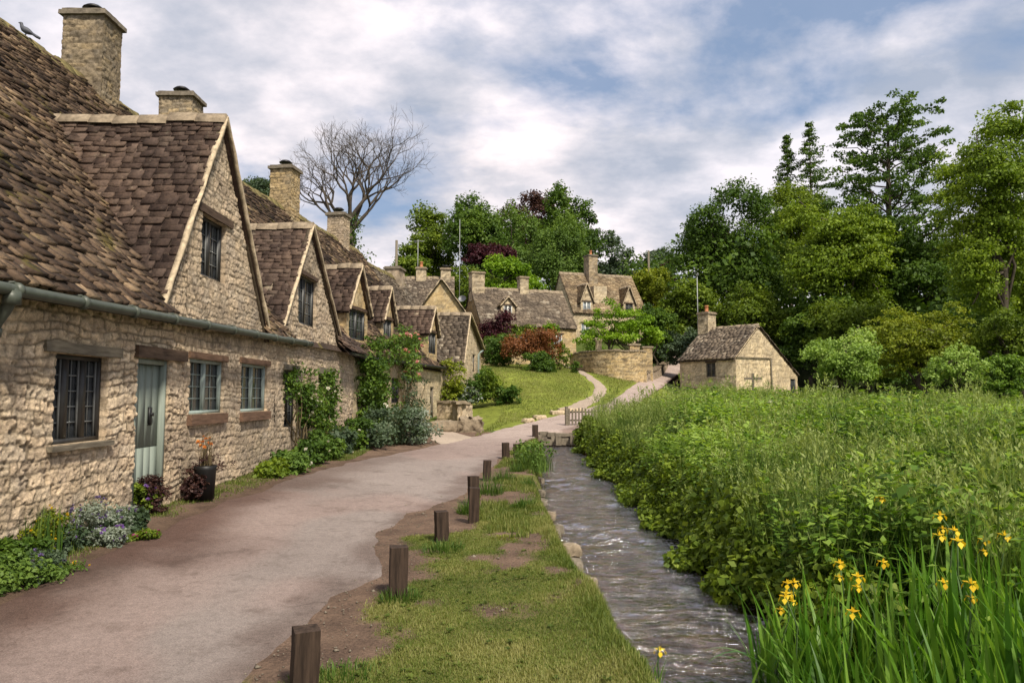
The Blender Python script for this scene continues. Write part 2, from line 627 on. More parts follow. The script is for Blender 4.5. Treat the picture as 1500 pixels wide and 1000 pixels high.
def mat_water(name):
    m, t = new_mat(name)
    tc = t.add('ShaderNodeTexCoord')
    mp = t.add('ShaderNodeMapping')
    t.link(tc.outputs['Object'], mp.inputs[0])
    mp.inputs['Scale'].default_value = (1.7, 4.2, 1)
    n = t.noise(mp.outputs[0], 1.0, 5, .6, dist=.8)
    mp2 = t.add('ShaderNodeMapping')
    t.link(tc.outputs['Object'], mp2.inputs[0])
    mp2.inputs['Scale'].default_value = (6, 15, 1)
    n2 = t.noise(mp2.outputs[0], 1.0, 3, .5, dist=.4)
    hgt = t.math('ADD', n.outputs[0], t.math('MULTIPLY', n2.outputs[0], .35))
    bed = t.noise(tc.outputs['Object'], 2.2, 6, .7, w=3)
    c = t.ramp([(.3, (.012, .010, .006)), (.55, (.040, .031, .017)), (.74, (.12, .085, .045))], bed.outputs[0])
    fo = t.noise(mp2.outputs[0], .55, 6, .7, w=6, dist=.6)
    fz = t.noise(tc.outputs['Object'], .55, 3, .5, w=2)
    ff = t.math('MULTIPLY', t.ramp([(.60, (0, 0, 0)), (.70, (1, 1, 1))], fo.outputs[0]).outputs[0], t.ramp([(.47, (0, 0, 0)), (.6, (.85, .85, .85))], fz.outputs[0]).outputs[0])
    o = t.n.new('ShaderNodeOutputMaterial')
    bp = t.add('ShaderNodeBump')
    bp.inputs['Strength'].default_value = 1.0
    bp.inputs['Distance'].default_value = .20
    t.link(hgt, bp.inputs['Height'])
    fr = t.add('ShaderNodeFresnel')
    fr.inputs['IOR'].default_value = 1.75
    t.link(bp.outputs[0], fr.inputs['Normal'])
    gl = t.add('ShaderNodeBsdfGlossy')
    gl.inputs['Roughness'].default_value = .05
    t.link(bp.outputs[0], gl.inputs['Normal'])
    tr = t.add('ShaderNodeBsdfTransparent')
    tr.inputs[0].default_value = (.80, .72, .55, 1)
    mx = t.add('ShaderNodeMixShader')
    t.link(t.math('MINIMUM', t.math('MULTIPLY', fr.outputs[0], 2.1), 1.0), mx.inputs[0])
    t.link(tr.outputs[0], mx.inputs[1])
    t.link(gl.outputs[0], mx.inputs[2])
    fd = t.add('ShaderNodeBsdfDiffuse')
    fd.inputs[0].default_value = (.52, .50, .46, 1)
    m2 = t.add('ShaderNodeMixShader')
    t.link(ff, m2.inputs[0])
    t.link(mx.outputs[0], m2.inputs[1])
    t.link(fd.outputs[0], m2.inputs[2])
    t.link(m2.outputs[0], o.inputs[0])
    return m


M = {}
M['stone'] = mat_stone('limestone_wall')
M['tile'] = mat_tile('stone_slate', [(0, (.066, .045, .037)), (.45, (.110, .076, .060)), (.8, (.150, .106, .082)), (.95, (.20, .15, .115)), (1, (.32, .26, .19))], .5)
M['tile_old'] = mat_tile('mossy_stone_slate', [(0, (.030, .021, .017)), (.3, (.082, .056, .041)), (.6, (.145, .10, .069)), (.85, (.235, .165, .108)), (1, (.38, .28, .18))], .45, .65)
M['tile_pale'] = mat_tile('pale_stone_slate', [(0, (.16, .12, .08)), (.4, (.28, .21, .135)), (.8, (.40, .31, .195)), (1, (.52, .43, .29))], .7, .25)
M['tile_grey'] = mat_tile('grey_stone_slate', [(0, (.11, .088, .068)), (.4, (.17, .136, .104)), (.8, (.24, .195, .148)), (1, (.46, .40, .31))], .75)
M['mortar'] = mat_plain('lime_mortar', (.46, .37, .25), .95, .45, 11, .1, .7)
M['ridge'] = mat_plain('ridge_stone', (.25, .20, .14), .95, .45, 8, .1, .5)
M['ridge_moss'] = mat_plain('mossy_ridge_stone', (.15, .125, .055), .95, .6, 6, .1, .6)
M['cap'] = mat_plain('chimney_cap_stone', (.17, .145, .11), .95, .4, 9, .1, .5)
M['oak'] = mat_wood('weathered_oak', (.035, .022, .015), (.12, .08, .055), (3, 30, 30))
M['oak_grey'] = mat_wood('silvered_oak', (.09, .075, .055), (.22, .19, .14), (3, 30, 30))
M['lintel_red'] = mat_wood('red_brown_timber', (.075, .045, .03), (.19, .115, .075), (3, 30, 30))
M['post'] = mat_wood('tarred_post_wood', (.014, .009, .0065), (.07, .046, .032), (26, 26, 2.2))
M['bargewood'] = mat_wood('dark_bargeboard', (.04, .03, .02), (.11, .085, .055), (6, 6, 6))
M['sage'] = mat_wood('sage_painted_wood', (.185, .22, .185), (.25, .285, .24), (30, 30, 1.5), .5)
M['sagewin'] = mat_plain('sage_painted_frame', (.24, .29, .265), .5, .15, 9)
M['darkframe'] = mat_plain('dark_window_frame', (.028, .027, .025), .45, .3, 9)
M['whiteframe'] = mat_plain('white_window_frame', (.62, .62, .58), .5, .1, 9)
M['glass'] = mat_glass('old_window_glass')
M['glassblue'] = mat_glass('sky_lit_window_glass', (.10, .12, .14))
M['lead'] = mat_plain('lead_came', (.16, .165, .16), .6, .2, 9)
M['iron'] = mat_plain('black_iron', (.012, .012, .012), .45, .3, 20)
M['gutter'] = mat_plain('grey_green_gutter', (.062, .072, .055), .45, .25, 6)
M['pot'] = mat_plain('terracotta', (.42, .17, .075), .8, .3, 12)
M['pot_black'] = mat_plain('black_planter', (.008, .008, .008), .5, .3, 12)
M['steel'] = mat_plain('galvanised_steel', (.30, .31, .31), .4, .15, 12)
M['ground'] = mat_ground('soil_and_turf')
M['road'] = mat_road('worn_tarmac', (.265, .205, .182), (.13, .094, .079))
M['path'] = mat_road('pale_footpath', (.34, .275, .215), (.24, .19, .14), .4)
M['water'] = mat_water('stream_water')
M['bark'] = mat_wood('tree_bark', (.03, .024, .017), (.10, .08, .058), (14, 14, 3))
M['twig'] = mat_plain('grey_twigs', (.075, .06, .045), .9, .3, 9)
M['stem'] = mat_plain('plant_stem', (.10, .075, .035), .8, .3, 9)
M['greenstem'] = mat_plain('green_stem', (.055, .10, .025), .7, .3, 9)
LEAF = {
    'dark': mat_leaf('dark_leaf', (.024, .052, .009), (.068, .13, .016), (.155, .24, .03)),
    'lush': mat_leaf('lush_leaf', (.045, .088, .007), (.145, .222, .014), (.31, .40, .04)),
    'mid': mat_leaf('mid_leaf', (.040, .074, .008), (.118, .178, .014), (.25, .32, .032)),
    'bright': mat_leaf('bright_leaf', (.07, .15, .006), (.16, .28, .010), (.27, .40, .03)),
    'yellow': mat_leaf('yellow_green_leaf', (.075, .11, .008), (.18, .225, .014), (.34, .36, .032)),
    'grey': mat_leaf('grey_green_leaf', (.035, .06, .03), (.075, .115, .06), (.15, .20, .12)),
    'copper': mat_leaf('copper_leaf', (.022, .010, .010), (.055, .024, .02), (.10, .05, .035), .25),
    'purple': mat_leaf('purple_leaf', (.022, .006, .010), (.055, .012, .018), (.11, .025, .03), .25),
    'rust': mat_leaf('rust_leaf', (.10, .038, .013), (.22, .085, .03), (.36, .17, .065), .3),
    'birch': mat_leaf('birch_leaf', (.045, .09, .016), (.105, .18, .03), (.19, .28, .05)),
    'willow': mat_leaf('pale_willow_leaf', (.10, .17, .03), (.22, .34, .055), (.42, .53, .16)),
    'meadow': mat_leaf('meadow_leaf', (.028, .07, .008), (.115, .21, .02), (.30, .42, .075), .4),
    'meadow_pale': mat_leaf('pale_meadow_grass', (.07, .12, .022), (.15, .22, .045), (.28, .34, .10), .4),
    'iris': mat_leaf('iris_blade', (.04, .115, .010), (.09, .21, .018), (.20, .34, .05), .4, .38),
    'grass': mat_leaf('turf_blade', (.06, .10, .014), (.145, .19, .032), (.30, .29, .10), .4),
    'tuft': mat_leaf('rank_grass_blade', (.03, .075, .010), (.07, .14, .020), (.16, .23, .05), .4),
    'silver': mat_leaf('silver_leaf', (.12, .15, .11), (.22, .26, .20), (.38, .42, .36)),
    'blue': mat_leaf('lavender_flower', (.09, .06, .16), (.17, .12, .30), (.30, .24, .46)),
    'violet': mat_leaf('violet_flower', (.03, .018, .045), (.06, .03, .095), (.12, .07, .19)),
    'yflower': mat_leaf('yellow_flower', (.55, .33, .008), (.75, .50, .012), (.85, .65, .05), .3),
    'lilac': mat_leaf('purple_flower', (.10, .04, .20), (.20, .09, .38), (.36, .22, .56), .3),
    'pink': mat_leaf('pink_rose', (.62, .22, .22), (.76, .38, .37), (.86, .62, .58), .3),
    'white': mat_leaf('white_rose', (.55, .52, .42), (.72, .70, .60), (.85, .84, .78), .3),
    'orange': mat_leaf('orange_flower', (.5, .10, .015), (.62, .20, .03), (.72, .36, .08), .3),
    'red': mat_leaf('magenta_flower', (.20, .03, .09), (.35, .07, .18), (.55, .20, .34), .3),
}

# ------------------------------------------------------------------ stonework
BUFF = np.array([(.62, .49, .345), (.56, .435, .30), (.68, .555, .405), (.52, .405, .285), (.62, .52, .39), (.66, .51, .345)])
GREY = np.array([(.42, .345, .26), (.35, .285, .215), (.48, .40, .30), (.30, .24, .18), (.44, .37, .29), (.50, .39, .28)])
GOLD = np.array([(.56, .42, .22), (.48, .35, .18), (.60, .47, .28), (.43, .32, .18), (.55, .40, .19), (.50, .42, .28)])
PALE = np.array([(.60, .50, .34), (.54, .44, .29), (.64, .55, .39), (.48, .39, .26), (.58, .50, .36), (.62, .50, .32)])
CHIM = np.array([(.36, .29, .20), (.27, .22, .15), (.44, .35, .23), (.20, .165, .12), (.46, .35, .20), (.33, .285, .22)])


def stones(u, v, seed, ch, cw, rough, amp):  # noqa
    """rubble courses: height, stone id 0..1, joint 0..1 for every (u, v)"""
    uu = u + (fbm(u * 2.2, v * 2.2, seed + 1, 3) - .5) * .20 * rough + (fbm(u * 9, v * 9, seed + 12, 2) - .5) * .04 * rough
    vv = v + (fbm(u * 1.3, v * 1.3, seed + 2, 3) - .5) * .13 * rough + (fbm(u * 10, v * 10, seed + 13, 2) - .5) * .030 * rough
    rs = np.random.default_rng(seed + 11)
    hs = rs.uniform(ch[0], ch[1], 400)
    edges = np.cumsum(hs) - 3.0
    k = np.clip(np.searchsorted(edges, vv) - 1, 0, 398)
    lo, hi = edges[k], edges[k + 1]
    wrow = cw[0] + (cw[1] - cw[0]) * h2(k, k * 0 + 3, seed)
    q = uu / wrow + h2(k, k * 0 + 7, seed) * 9
    c = np.floor(q)
    f = q - c
    j0 = (h2(c, k, seed + 21) - .5) * .55
    j1 = (h2(c + 1, k, seed + 21) - .5) * .55
    c2 = np.where(f < j0, c - 1, np.where(f > 1 + j1, c + 1, c))
    el = c2 + (h2(c2, k, seed + 21) - .5) * .55
    er = c2 + 1 + (h2(c2 + 1, k, seed + 21) - .5) * .55
    du = np.minimum(q - el, er - q) * wrow
    dv = np.minimum(vv - lo, hi - vv)
    d = np.minimum(du, dv)
    sid = h2(c2, k, seed + 33)
    prof = sst(-.004, .012 + .006 * rough, d) * (1 - .75 * sst(.46, .62, fbm(u * 1.9, v * 1.9, seed + 15, 3)) * min(rough, 1.2) / 1.2)
    pit = sst(.60, .74, fbm(u * 13, v * 17, seed + 16, 3))
    fine = fbm(u * 16, v * 16, seed + 4, 4) - .5
    lump = fbm(u * 5, v * 5, seed + 6, 3) - .5
    ff = fbm(u * 34, v * 38, seed + 18, 2) - .5
    h = amp * (prof * (.50 + .55 * h2(c2, k, seed + 44)) + fine * 1.0 * rough + ff * .5 * rough + lump * .35 * rough - pit * .7 * rough - .6)
    jm = .60 + .40 * sst(.40, .56, fbm(u * 1.5, v * 1.5, seed + 81, 3))
    return h, sid, jm * np.clip(np.maximum(sst(.0, .018 + .006 * rough, d) * -1 + 1, pit * .55 * min(rough, 1.3)), 0, 1), fine


def stone_panel(mb, path, u0, u1, z0, top, holes=(), res=.03, amp=.03, seed=0, pal=BUFF, ch=(.09, .19), cw=(.16, .42), rough=1.0, joint=.55, reveal=.2,
                weather=.35, wcol=(.17, .145, .12)):
    zmax = float(np.max(top(np.linspace(u0, u1, 200))))
    us = list(np.linspace(u0, u1, max(2, int((u1 - u0) / res))))
    vs = list(np.linspace(z0, zmax, max(2, int((zmax - z0) / res))))
    for (a, b, c, d) in holes:
        us += [a, b]
        vs += [c, d]
    us = np.unique(np.round(us, 4))
    vs = np.unique(np.round(vs, 4))
    Ug, Vg = np.meshgrid(us, vs, indexing='ij')
    tp = top(us)
    tp2 = np.broadcast_to(tp[:, None], Ug.shape)
    Vc = np.minimum(Vg, tp2)
    h, sid, jn, fine = stones(Ug, Vc, seed, ch, cw, rough, amp)
    X, Y, NX, NY = path(us)
    P = np.stack((X[:, None] + NX[:, None] * h, Y[:, None] + NY[:, None] * h, Vc), -1)
    pk = pal[(sid * len(pal)).astype(int) % len(pal)]
    pk = pk * (.82 + .36 * (sid[..., None] * 7.3 % 1))
    wz = sst(.48, .68, fbm(Ug * .8, Vc * .8, seed + 71, 4))[..., None] * weather
    pk = pk * .55 + pal.mean(0) * .45
    c = pk * (1 - wz) + np.array(wcol) * wz
    c = c * (1 + fine[..., None] * .9)
    jc = np.array((.33, .265, .18)) * joint
    c = c * (1 - jn[..., None] * .88) + jc * jn[..., None] * .88
    keep = np.ones((len(us) - 1, len(vs) - 1), bool)
    uc, vc = (us[:-1] + us[1:]) / 2, (vs[:-1] + vs[1:]) / 2
    for (a, b, cc, d) in holes:
        keep &= ~(((uc > a) & (uc < b))[:, None] & ((vc > cc) & (vc < d))[None])
    keep &= (Vg[:-1, :-1] < tp[:-1, None] - 1e-5) | (Vg[1:, :-1] < tp[1:, None] - 1e-5)
    idx = np.arange(Ug.size).reshape(Ug.shape)
    # orient so the faces look along the panel's normal
    tx, ty = X[-1] - X[0], Y[-1] - Y[0]
    flip = (ty * NX[0] - tx * NY[0]) < 0
    Q = np.stack((idx[:-1, :-1], idx[1:, :-1], idx[1:, 1:], idx[:-1, 1:]), -1)[keep]
    if flip:
        Q = Q[:, ::-1]
    mb.add(P.reshape(-1, 3), Q, .5, c=c.reshape(-1, 3))
    N3 = np.stack((NX, NY, NX * 0), -1)
    for (a, b, cc, d) in holes:
        ia, ib = np.searchsorted(us, round(a, 4)), np.searchsorted(us, round(b, 4))
        ja, jb = np.searchsorted(vs, round(cc, 4)), np.searchsorted(vs, round(d, 4))
        for (i, j) in ((np.full(jb - ja + 1, ia), np.arange(ja, jb + 1)), (np.full(jb - ja + 1, ib), np.arange(ja, jb + 1)),
                       (np.arange(ia, ib + 1), np.full(ib - ia + 1, ja)), (np.arange(ia, ib + 1), np.full(ib - ia + 1, jb))):
            A = P[i, j]
            B = np.stack((X[i], Y[i], Vc[i, j]), -1) - N3[i] * reveal
            m = len(A)
            k = np.arange(m - 1)
            mb.add(np.concatenate((A, B)), np.stack((k, k + 1, k + 1 + m, k + m), -1), .5, c=np.concatenate((c[i, j], c[i, j] * .9)))


def line_path(x0, y0, x1, y1, nx, ny):
    L = math.hypot(x1 - x0, y1 - y0)

    def f(u):
        t = np.asarray(u, float) / L
        o = np.ones_like(t)
        return x0 + (x1 - x0) * t, y0 + (y1 - y0) * t, o * nx, o * ny
    return f, L


def stone_block(mb, x0, x1, y0, y1, z0, z1, **kw):
    """four stone faces round a rectangular block, closed on top"""
    s = kw.pop('seed', 0)
    for k, (a, b, c, d, nx, ny) in enumerate(((x0, y0, x1, y0, 0, -1), (x1, y0, x1, y1, 1, 0), (x1, y1, x0, y1, 0, 1), (x0, y1, x0, y0, -1, 0))):
        p, L = line_path(a, b, c, d, nx, ny)
        stone_panel(mb, p, 0, L, z0, lambda u: np.full(np.shape(u), z1), seed=s + k, **kw)
    mb.add([(x0, y0, z1), (x1, y0, z1), (x1, y1, z1), (x0, y1, z1)], [(0, 1, 2, 3)], c=np.array((.3, .25, .18)))


# ------------------------------------------------------------------ stone-slate roofs
def slates(mb, O, E, Sl, bmax, amin, amax, e0=.2, e1=.12, wr=(.16, .38), th=.031, seed=0, excl=None, sag=.05, back=True):
    O, E, Sl = (np.asarray(a, float) for a in (O, E, Sl))
    N = np.cross(E, Sl)
    N /= np.linalg.norm(N)
    if N[2] < 0:
        N = -N
    rng = np.random.default_rng(seed)
    A0, A1, B, X = [], [], [], []
    b = 0.0
    while b < bmax - .03:
        ex = e0 + (e1 - e0) * b / bmax
        lo, hi = amin(b), amax(b)
        if hi - lo > .06:
            a = lo - rng.uniform(0, .2)
            cur = []
            while a < hi:
                wd = rng.uniform(*wr)
                x0, x1 = max(a, lo - rng.uniform(-.01, .03)), min(a + wd, hi + rng.uniform(-.01, .03))
                if x1 - x0 > .05:
                    cur.append((x0, x1))
                a += wd
            for x0, x1 in cur:
                A0.append(x0)
                A1.append(x1)
                B.append(b)
                X.append(ex)
        b += ex * rng.uniform(.9, 1.1)
    A0, A1, B, X = map(np.array, (A0, A1, B, X))
    if excl is not None:
        k = ~excl((A0 + A1) / 2, B + X * .5)
        A0, A1, B, X = A0[k], A1[k], B[k], X[k]
    n = len(A0)
    g = .006
    l = X * 1.75
    t = th * rng.uniform(.6, 1.35, n)
    lift = th * rng.uniform(.6, 1.7, n)
    rot = rng.normal(0, .018, n)
    jb = rng.normal(0, .009, n)

    def pt(a, bb, c):
        sg = (fbm(a * .55, bb * .55, seed + 3, 3) - .5) * 2 * sag + (fbm(a * 2.5, bb * 2.5, seed + 8, 2) - .5) * .03
        return O + a[:, None] * E + bb[:, None] * Sl + (c + sg)[:, None] * N
    wdt = A1 - A0
    ja, jc = rng.normal(0, .007, n), rng.normal(0, .007, n)
    ch = rng.uniform(0, .03, n)
    a0, a1 = A0 + g, A1 - g
    b0, b1 = B + jb - rot * wdt / 2 + ja, B + jb + rot * wdt / 2 + jc
    bt = np.minimum(B + l, bmax + .02)
    ti = rng.normal(0, .006, n)
    V = np.stack((pt(a0 + ch * .3, b0, lift + ti), pt(a1 - ch * .3, b1, lift - ti), pt(a1, bt, np.zeros(n)), pt(a0, bt, np.zeros(n)),
                  pt(a0 + ch * .3, b0, lift + t + ti), pt(a1 - ch * .3, b1, lift + t - ti), pt(a1, bt, t), pt(a0, bt, t)), 1)
    Q = (BOXQ[[1, 2, 3, 5]][None] + (np.arange(n) * 8)[:, None, None]).reshape(-1, 4)
    big = fbm(A0 * .7, B * .9, seed + 31, 3)
    r = np.clip(rng.uniform(0, 1, n) * .75 + (big - .5) * .9 + .12, 0, 1)
    mb.add(V.reshape(-1, 3), Q, np.repeat(r, 4))
    if back:  # dark sheet added under the slates to stop light leaks and darken gaps
        bs = np.linspace(0, bmax, 24)
        L = np.array([O + E * amin(q) + Sl * q - N * (.03 + sag) for q in bs])
        H = np.array([O + E * max(amax(q), amin(q)) + Sl * q - N * (.03 + sag) for q in bs])
        k = np.arange(23)
        mb.add(np.concatenate((L, H)), np.stack((k, k + 24, k + 25, k + 1), -1), .1)


def ridge_stones(mb, P0, P1, seed=0, w=.19, drop=.20, seg=.42):
    """saddle stones along a ridge"""
    P0, P1 = np.asarray(P0, float), np.asarray(P1, float)
    L = np.linalg.norm(P1 - P0)
    d = (P1 - P0) / L
    s = np.cross(d, (0, 0, 1))
    s /= np.linalg.norm(s)
    rng = np.random.default_rng(seed)
    a = 0
    while a < L - .05:
        b = min(L, a + seg * rng.uniform(.75, 1.25))
        z = rng.normal(0, .012)
        V = []
        for q in (a + .008, b - .008):
            c = P0 + d * q + np.array((0, 0, z + (vn(q * .8, 1.3, seed) - .5) * .06))
            for (o, zz_) in ((-w, -drop), (-w * .92, -drop + .045), (-.035, .055), (.035, .055), (w * .92, -drop + .045), (w, -drop)):
                V.append(c + s * o + np.array((0, 0, zz_ + rng.normal(0, .006))))
        Q = [(i, i + 1, i + 7, i + 6) for i in range(5)] + [(0, 5, 3, 2), (0, 2, 1, 0 + 1)]
        Q = [(i, i + 1, i + 7, i + 6) for i in range(5)]
        mb.add(V, Q, rng.uniform(), T=[(0, 2, 1), (0, 3, 2), (0, 4, 3), (0, 5, 4), (6, 7, 8), (6, 8, 9), (6, 9, 10), (6, 10, 11)])
        a = b


def strip_along(mb, P0, P1, nrm, w, th, seed=0, n=26, jit=.02):
    """an uneven mortar or board strip between two points; nrm is the way it faces"""
    P0, P1, nrm = (np.asarray(a, float) for a in (P0, P1, nrm))
    d = unit(P1 - P0)
    s = unit(np.cross(d, nrm))
    t = np.linspace(0, 1, n)
    C = P0 + (P1 - P0) * t[:, None]
    e1 = (vn(t * 14, .5, seed) - .5)[:, None] * 2 * jit
    e2 = (vn(t * 14, 7.5, seed + 3) - .5)[:, None] * 2 * jit
    a, b = C - s * (w / 2 + e1), C + s * (w / 2 + e2)
    V = np.stack((a, b, b - nrm * th, a - nrm * th), 1).reshape(-1, 3)
    k = np.arange(n - 1)[:, None] * 4
    Q = np.concatenate([np.stack((k[:, 0] + i, k[:, 0] + (i + 1) % 4, k[:, 0] + 4 + (i + 1) % 4, k[:, 0] + 4 + i), -1) for i in range(4)])
    Q = np.concatenate((Q, [(0, 3, 2, 1), ((n - 1) * 4, (n - 1) * 4 + 1, (n - 1) * 4 + 2, (n - 1) * 4 + 3)]))
    mb.add(V, Q, .5)


# ------------------------------------------------------------------ cottage builder (local x along the front, front faces -y)
class Fr:
    """frame on a wall: (u, inward depth, z) -> local"""
    def __init__(s, ox, oy, ux, uy, nx, ny):
        s.a = (ox, oy, ux, uy, nx, ny)

    def __call__(s, V):
        ox, oy, ux, uy, nx, ny = s.a
        return np.stack((ox + V[:, 0] * ux - V[:, 1] * nx, oy + V[:, 0] * uy - V[:, 1] * ny, V[:, 2]), 1)


FRONT = Fr(0, 0, 1, 0, 0, -1)


def window(root, u0, u1, z0, z1, fr=FRONT, frame='darkframe', cas=2, grid=(2, 4), depth=.13, lintel=None, sill=None, glass='glass', fw=.05, thick_mull=False, label=None):
    wb = MB()
    box(wb, u0 - .01, u0 + fw, depth - .05, depth + .03, z0, z1, M=fr)
    box(wb, u1 - fw, u1 + .01, depth - .05, depth + .03, z0, z1, M=fr)
    box(wb, u0 + fw, u1 - fw, depth - .047, depth + .03, z1 - fw, z1 + .01, M=fr)
    box(wb, u0 + fw, u1 - fw, depth - .047, depth + .03, z0 - .01, z0 + fw, M=fr)
    cw = (u1 - u0) / cas
    for k in range(1, cas):
        q = u0 + cw * k
        mw = .035 if not thick_mull else .05
        box(wb, q - mw, q + mw, depth - .044, depth + .028, z0 + fw, z1 - fw, M=fr)
    o = wb.build('window', M[frame], root)
    if label:
        o['label'] = label
    g = MB()
    g.add(fr(np.array([(u0 - .03, depth + .012, z0 - .02), (u1 + .03, depth + .012, z0 - .02), (u1 + .03, depth + .012, z1 + .03), (u0 - .03, depth + .012, z1 + .03)])), [(0, 1, 2, 3)])
    g.build('pane', M[glass], o)
    if grid:
        b = MB()
        for k in range(cas):
            a, c = u0 + cw * k + fw * .8, u0 + cw * (k + 1) - fw * .8
            box(b, a, a + .022, depth - .02, depth + .005, z0 + fw, z1 - fw, M=fr)
            box(b, c - .022, c, depth - .02, depth + .005, z0 + fw, z1 - fw, M=fr)
            for i in range(1, grid[0]):
                q = a + (c - a) * i / grid[0]
                box(b, q - .006, q + .006, depth - .002, depth + .009, z0 + fw, z1 - fw, M=fr)
            for i in range(1, grid[1]):
                q = z0 + fw + (z1 - z0 - 2 * fw) * i / grid[1]
                box(b, a + .022, c - .022, depth - .004, depth + .007, q - .007, q + .007, M=fr)
        b.build('glazing_bars', M['lead'] if frame == 'darkframe' else M[frame], o)
    if lintel:
        lm, ext, lh = lintel
        b = MB()
        rough_box(b, u0 - ext, u1 + ext * 1.1, -.035, .16, z1 + .005, z1 + lh, .09, .010, int(u0 * 50) % 97, M=fr)
        b.build('lintel', M[lm], o)
    if sill:
        sm, ext, sh, proj = sill
        b = MB()
        rough_box(b, u0 - ext, u1 + ext * .8, -proj, .15, z0 - sh, z0 - .006, .09, .008, int(u1 * 50) % 89, M=fr)
        b.build('sill', M[sm], o)
    return o


def cowl(parent, cx, cy, z, kind='cowl', s=1.0):
    b = MB()
    if kind == 'cowl':
        lathe(b, [(.10 * s, z), (.09 * s, z + .09 * s), (.02, z + .09 * s)], cx, cy)
        lathe(b, [(.0, z + .20 * s), (.11 * s, z + .18 * s), (.17 * s, z + .13 * s), (.16 * s, z + .12 * s), (0, z + .14 * s)], cx, cy)
        for k in range(4):
            a = k * math.pi / 2
            tube(b, [(cx + .09 * s * math.cos(a), cy + .09 * s * math.sin(a), z), (cx + .1 * s * math.cos(a), cy + .1 * s * math.sin(a), z + .16 * s)], .012, 5)
        b.build('cowl', M['iron'], parent)
    else:
        lathe(b, [(.15 * s, z), (.155 * s, z + .06), (.12 * s, z + .1), (.115 * s, z + .38 * s), (.14 * s, z + .40 * s), (.14 * s, z + .46 * s), (.10 * s, z + .47 * s), (.09 * s, z + .3 * s)], cx, cy, 14)
        b.build('chimney_pot', M['pot'], parent)


def chimney(root, x0, x1, y0, y1, z0, z1, seed=0, pal=CHIM, res=.028, top='cowl', capm='cap', flare=0.0, weather=.5):
    b = MB()
    stone_block(b, x0, x1, y0, y1, z0, z1, seed=seed, pal=pal, res=res, amp=.03, weather=weather, ch=(.08, .15), cw=(.16, .36), wcol=(.17, .15, .125), joint=.45)
    o = b.build('chimney', M['stone'], root)
    c = MB()
    ov = .07
    rough_box(c, x0 - ov, x1 + ov, y0 - ov, y1 + ov, z1 + .004, z1 + .10, .12, .012, seed)
    rough_box(c, x0 - .02, x1 + .02, y0 - .02, y1 + .02, z1 + .103, z1 + .15, .12, .012, seed + 1)
    c.build('chimney_cap', M[capm], o)
    if top:
        cowl(o, (x0 + x1) / 2, (y0 + y1) / 2, z1 + .145, top, 1.4 if top == 'cowl' else 1.0)
    return o


def rakes(root, P, apex, y, yov, seed=0, hang=.10):
    """pale verge and dark board under the two slopes of a gable"""
    v, w_ = MB(), MB()
    nrm = np.array((0, -1.0, 0))
    for k, q in enumerate(P):
        a, b = np.array((q[0], y - yov, q[1])), np.array((apex[0], y - yov, apex[1]))
        dz = np.array((0, 0, .005))
        strip_along(v, a + dz + np.array((0, -.03, .01)), b + dz + np.array((0, -.03, .01)), nrm, .055, .07, seed + k, n=90, jit=.03)
        inn = np.array(((apex[0] - q[0]) * .035, .035, -.075))
        strip_along(w_, a + inn + dz * 1.3, b + dz * 2.8 + np.array((0, .035, 0)), nrm, .07, .08, seed + k + 5, jit=.008)
    v.build('verge', M['mortar'], root)
    w_.build('bargeboard', M['bargewood'], root)


def gable_roof(root, xl, zl, xa, za, xr, zr, y0, yback, tile='tile', seed=0, name='dormer_roof', e=(.19, .13), wr=(.18, .36), sag=.03, ridge=True):
    """two slopes rising to a ridge that runs back from the gable; yback(z) is where they die into the main roof"""
    b = MB()
    for k, (xe, ze) in enumerate(((xl, zl), (xr, zr))):
        L = math.hypot(xa - xe, za - ze)
        sx, sz = (xa - xe) / L, (za - ze) / L
        ov = .16
        O = (xe - sx * ov, y0, ze - sz * ov)
        slates(b, O, (0, 1, 0), (sx, 0, sz), L + ov - .02, lambda q: 0.0, lambda q, O=O, sz=sz: max(.12, yback(O[2] + sz * q) - y0 + .25), e[0], e[1], wr, .028, seed + k * 7, sag=sag)
    o = b.build(name, M[tile], root)
    if ridge:
        r = MB()
        ridge_stones(r, (xa, y0 - .02, za + .05), (xa, yback(za) + .1, za + .05), seed, .15, .12)
        r.build('ridge', M['ridge'], o)
    return o


def core(root, L, W, zE, zR, inset=.32, yfront=.32, name='light_stop_core'):
    """plain solid inside the stone skin, so no light leaks through the house"""
    b = MB()
    x0, x1, y0, y1, ym = inset, L - inset, yfront, W - .05, W / 2
    V = [(x0, y0, -.3), (x1, y0, -.3), (x1, y1, -.3), (x0, y1, -.3), (x0, y0, zE - .1), (x1, y0, zE - .1), (x1, y1, zE - .1), (x0, y1, zE - .1), (x0, ym, zR - .35), (x1, ym, zR - .35)]
    b.add(V, [(0, 1, 5, 4), (2, 3, 7, 6), (4, 5, 9, 8), (6, 7, 8, 9)], .5, T=[(4, 8, 7), (5, 6, 9)], c=np.array((.3, .25, .18)))
    b.add(V, [(1, 2, 6, 5), (3, 0, 4, 7)], .5, c=np.array((.3, .25, .18)))
    return b


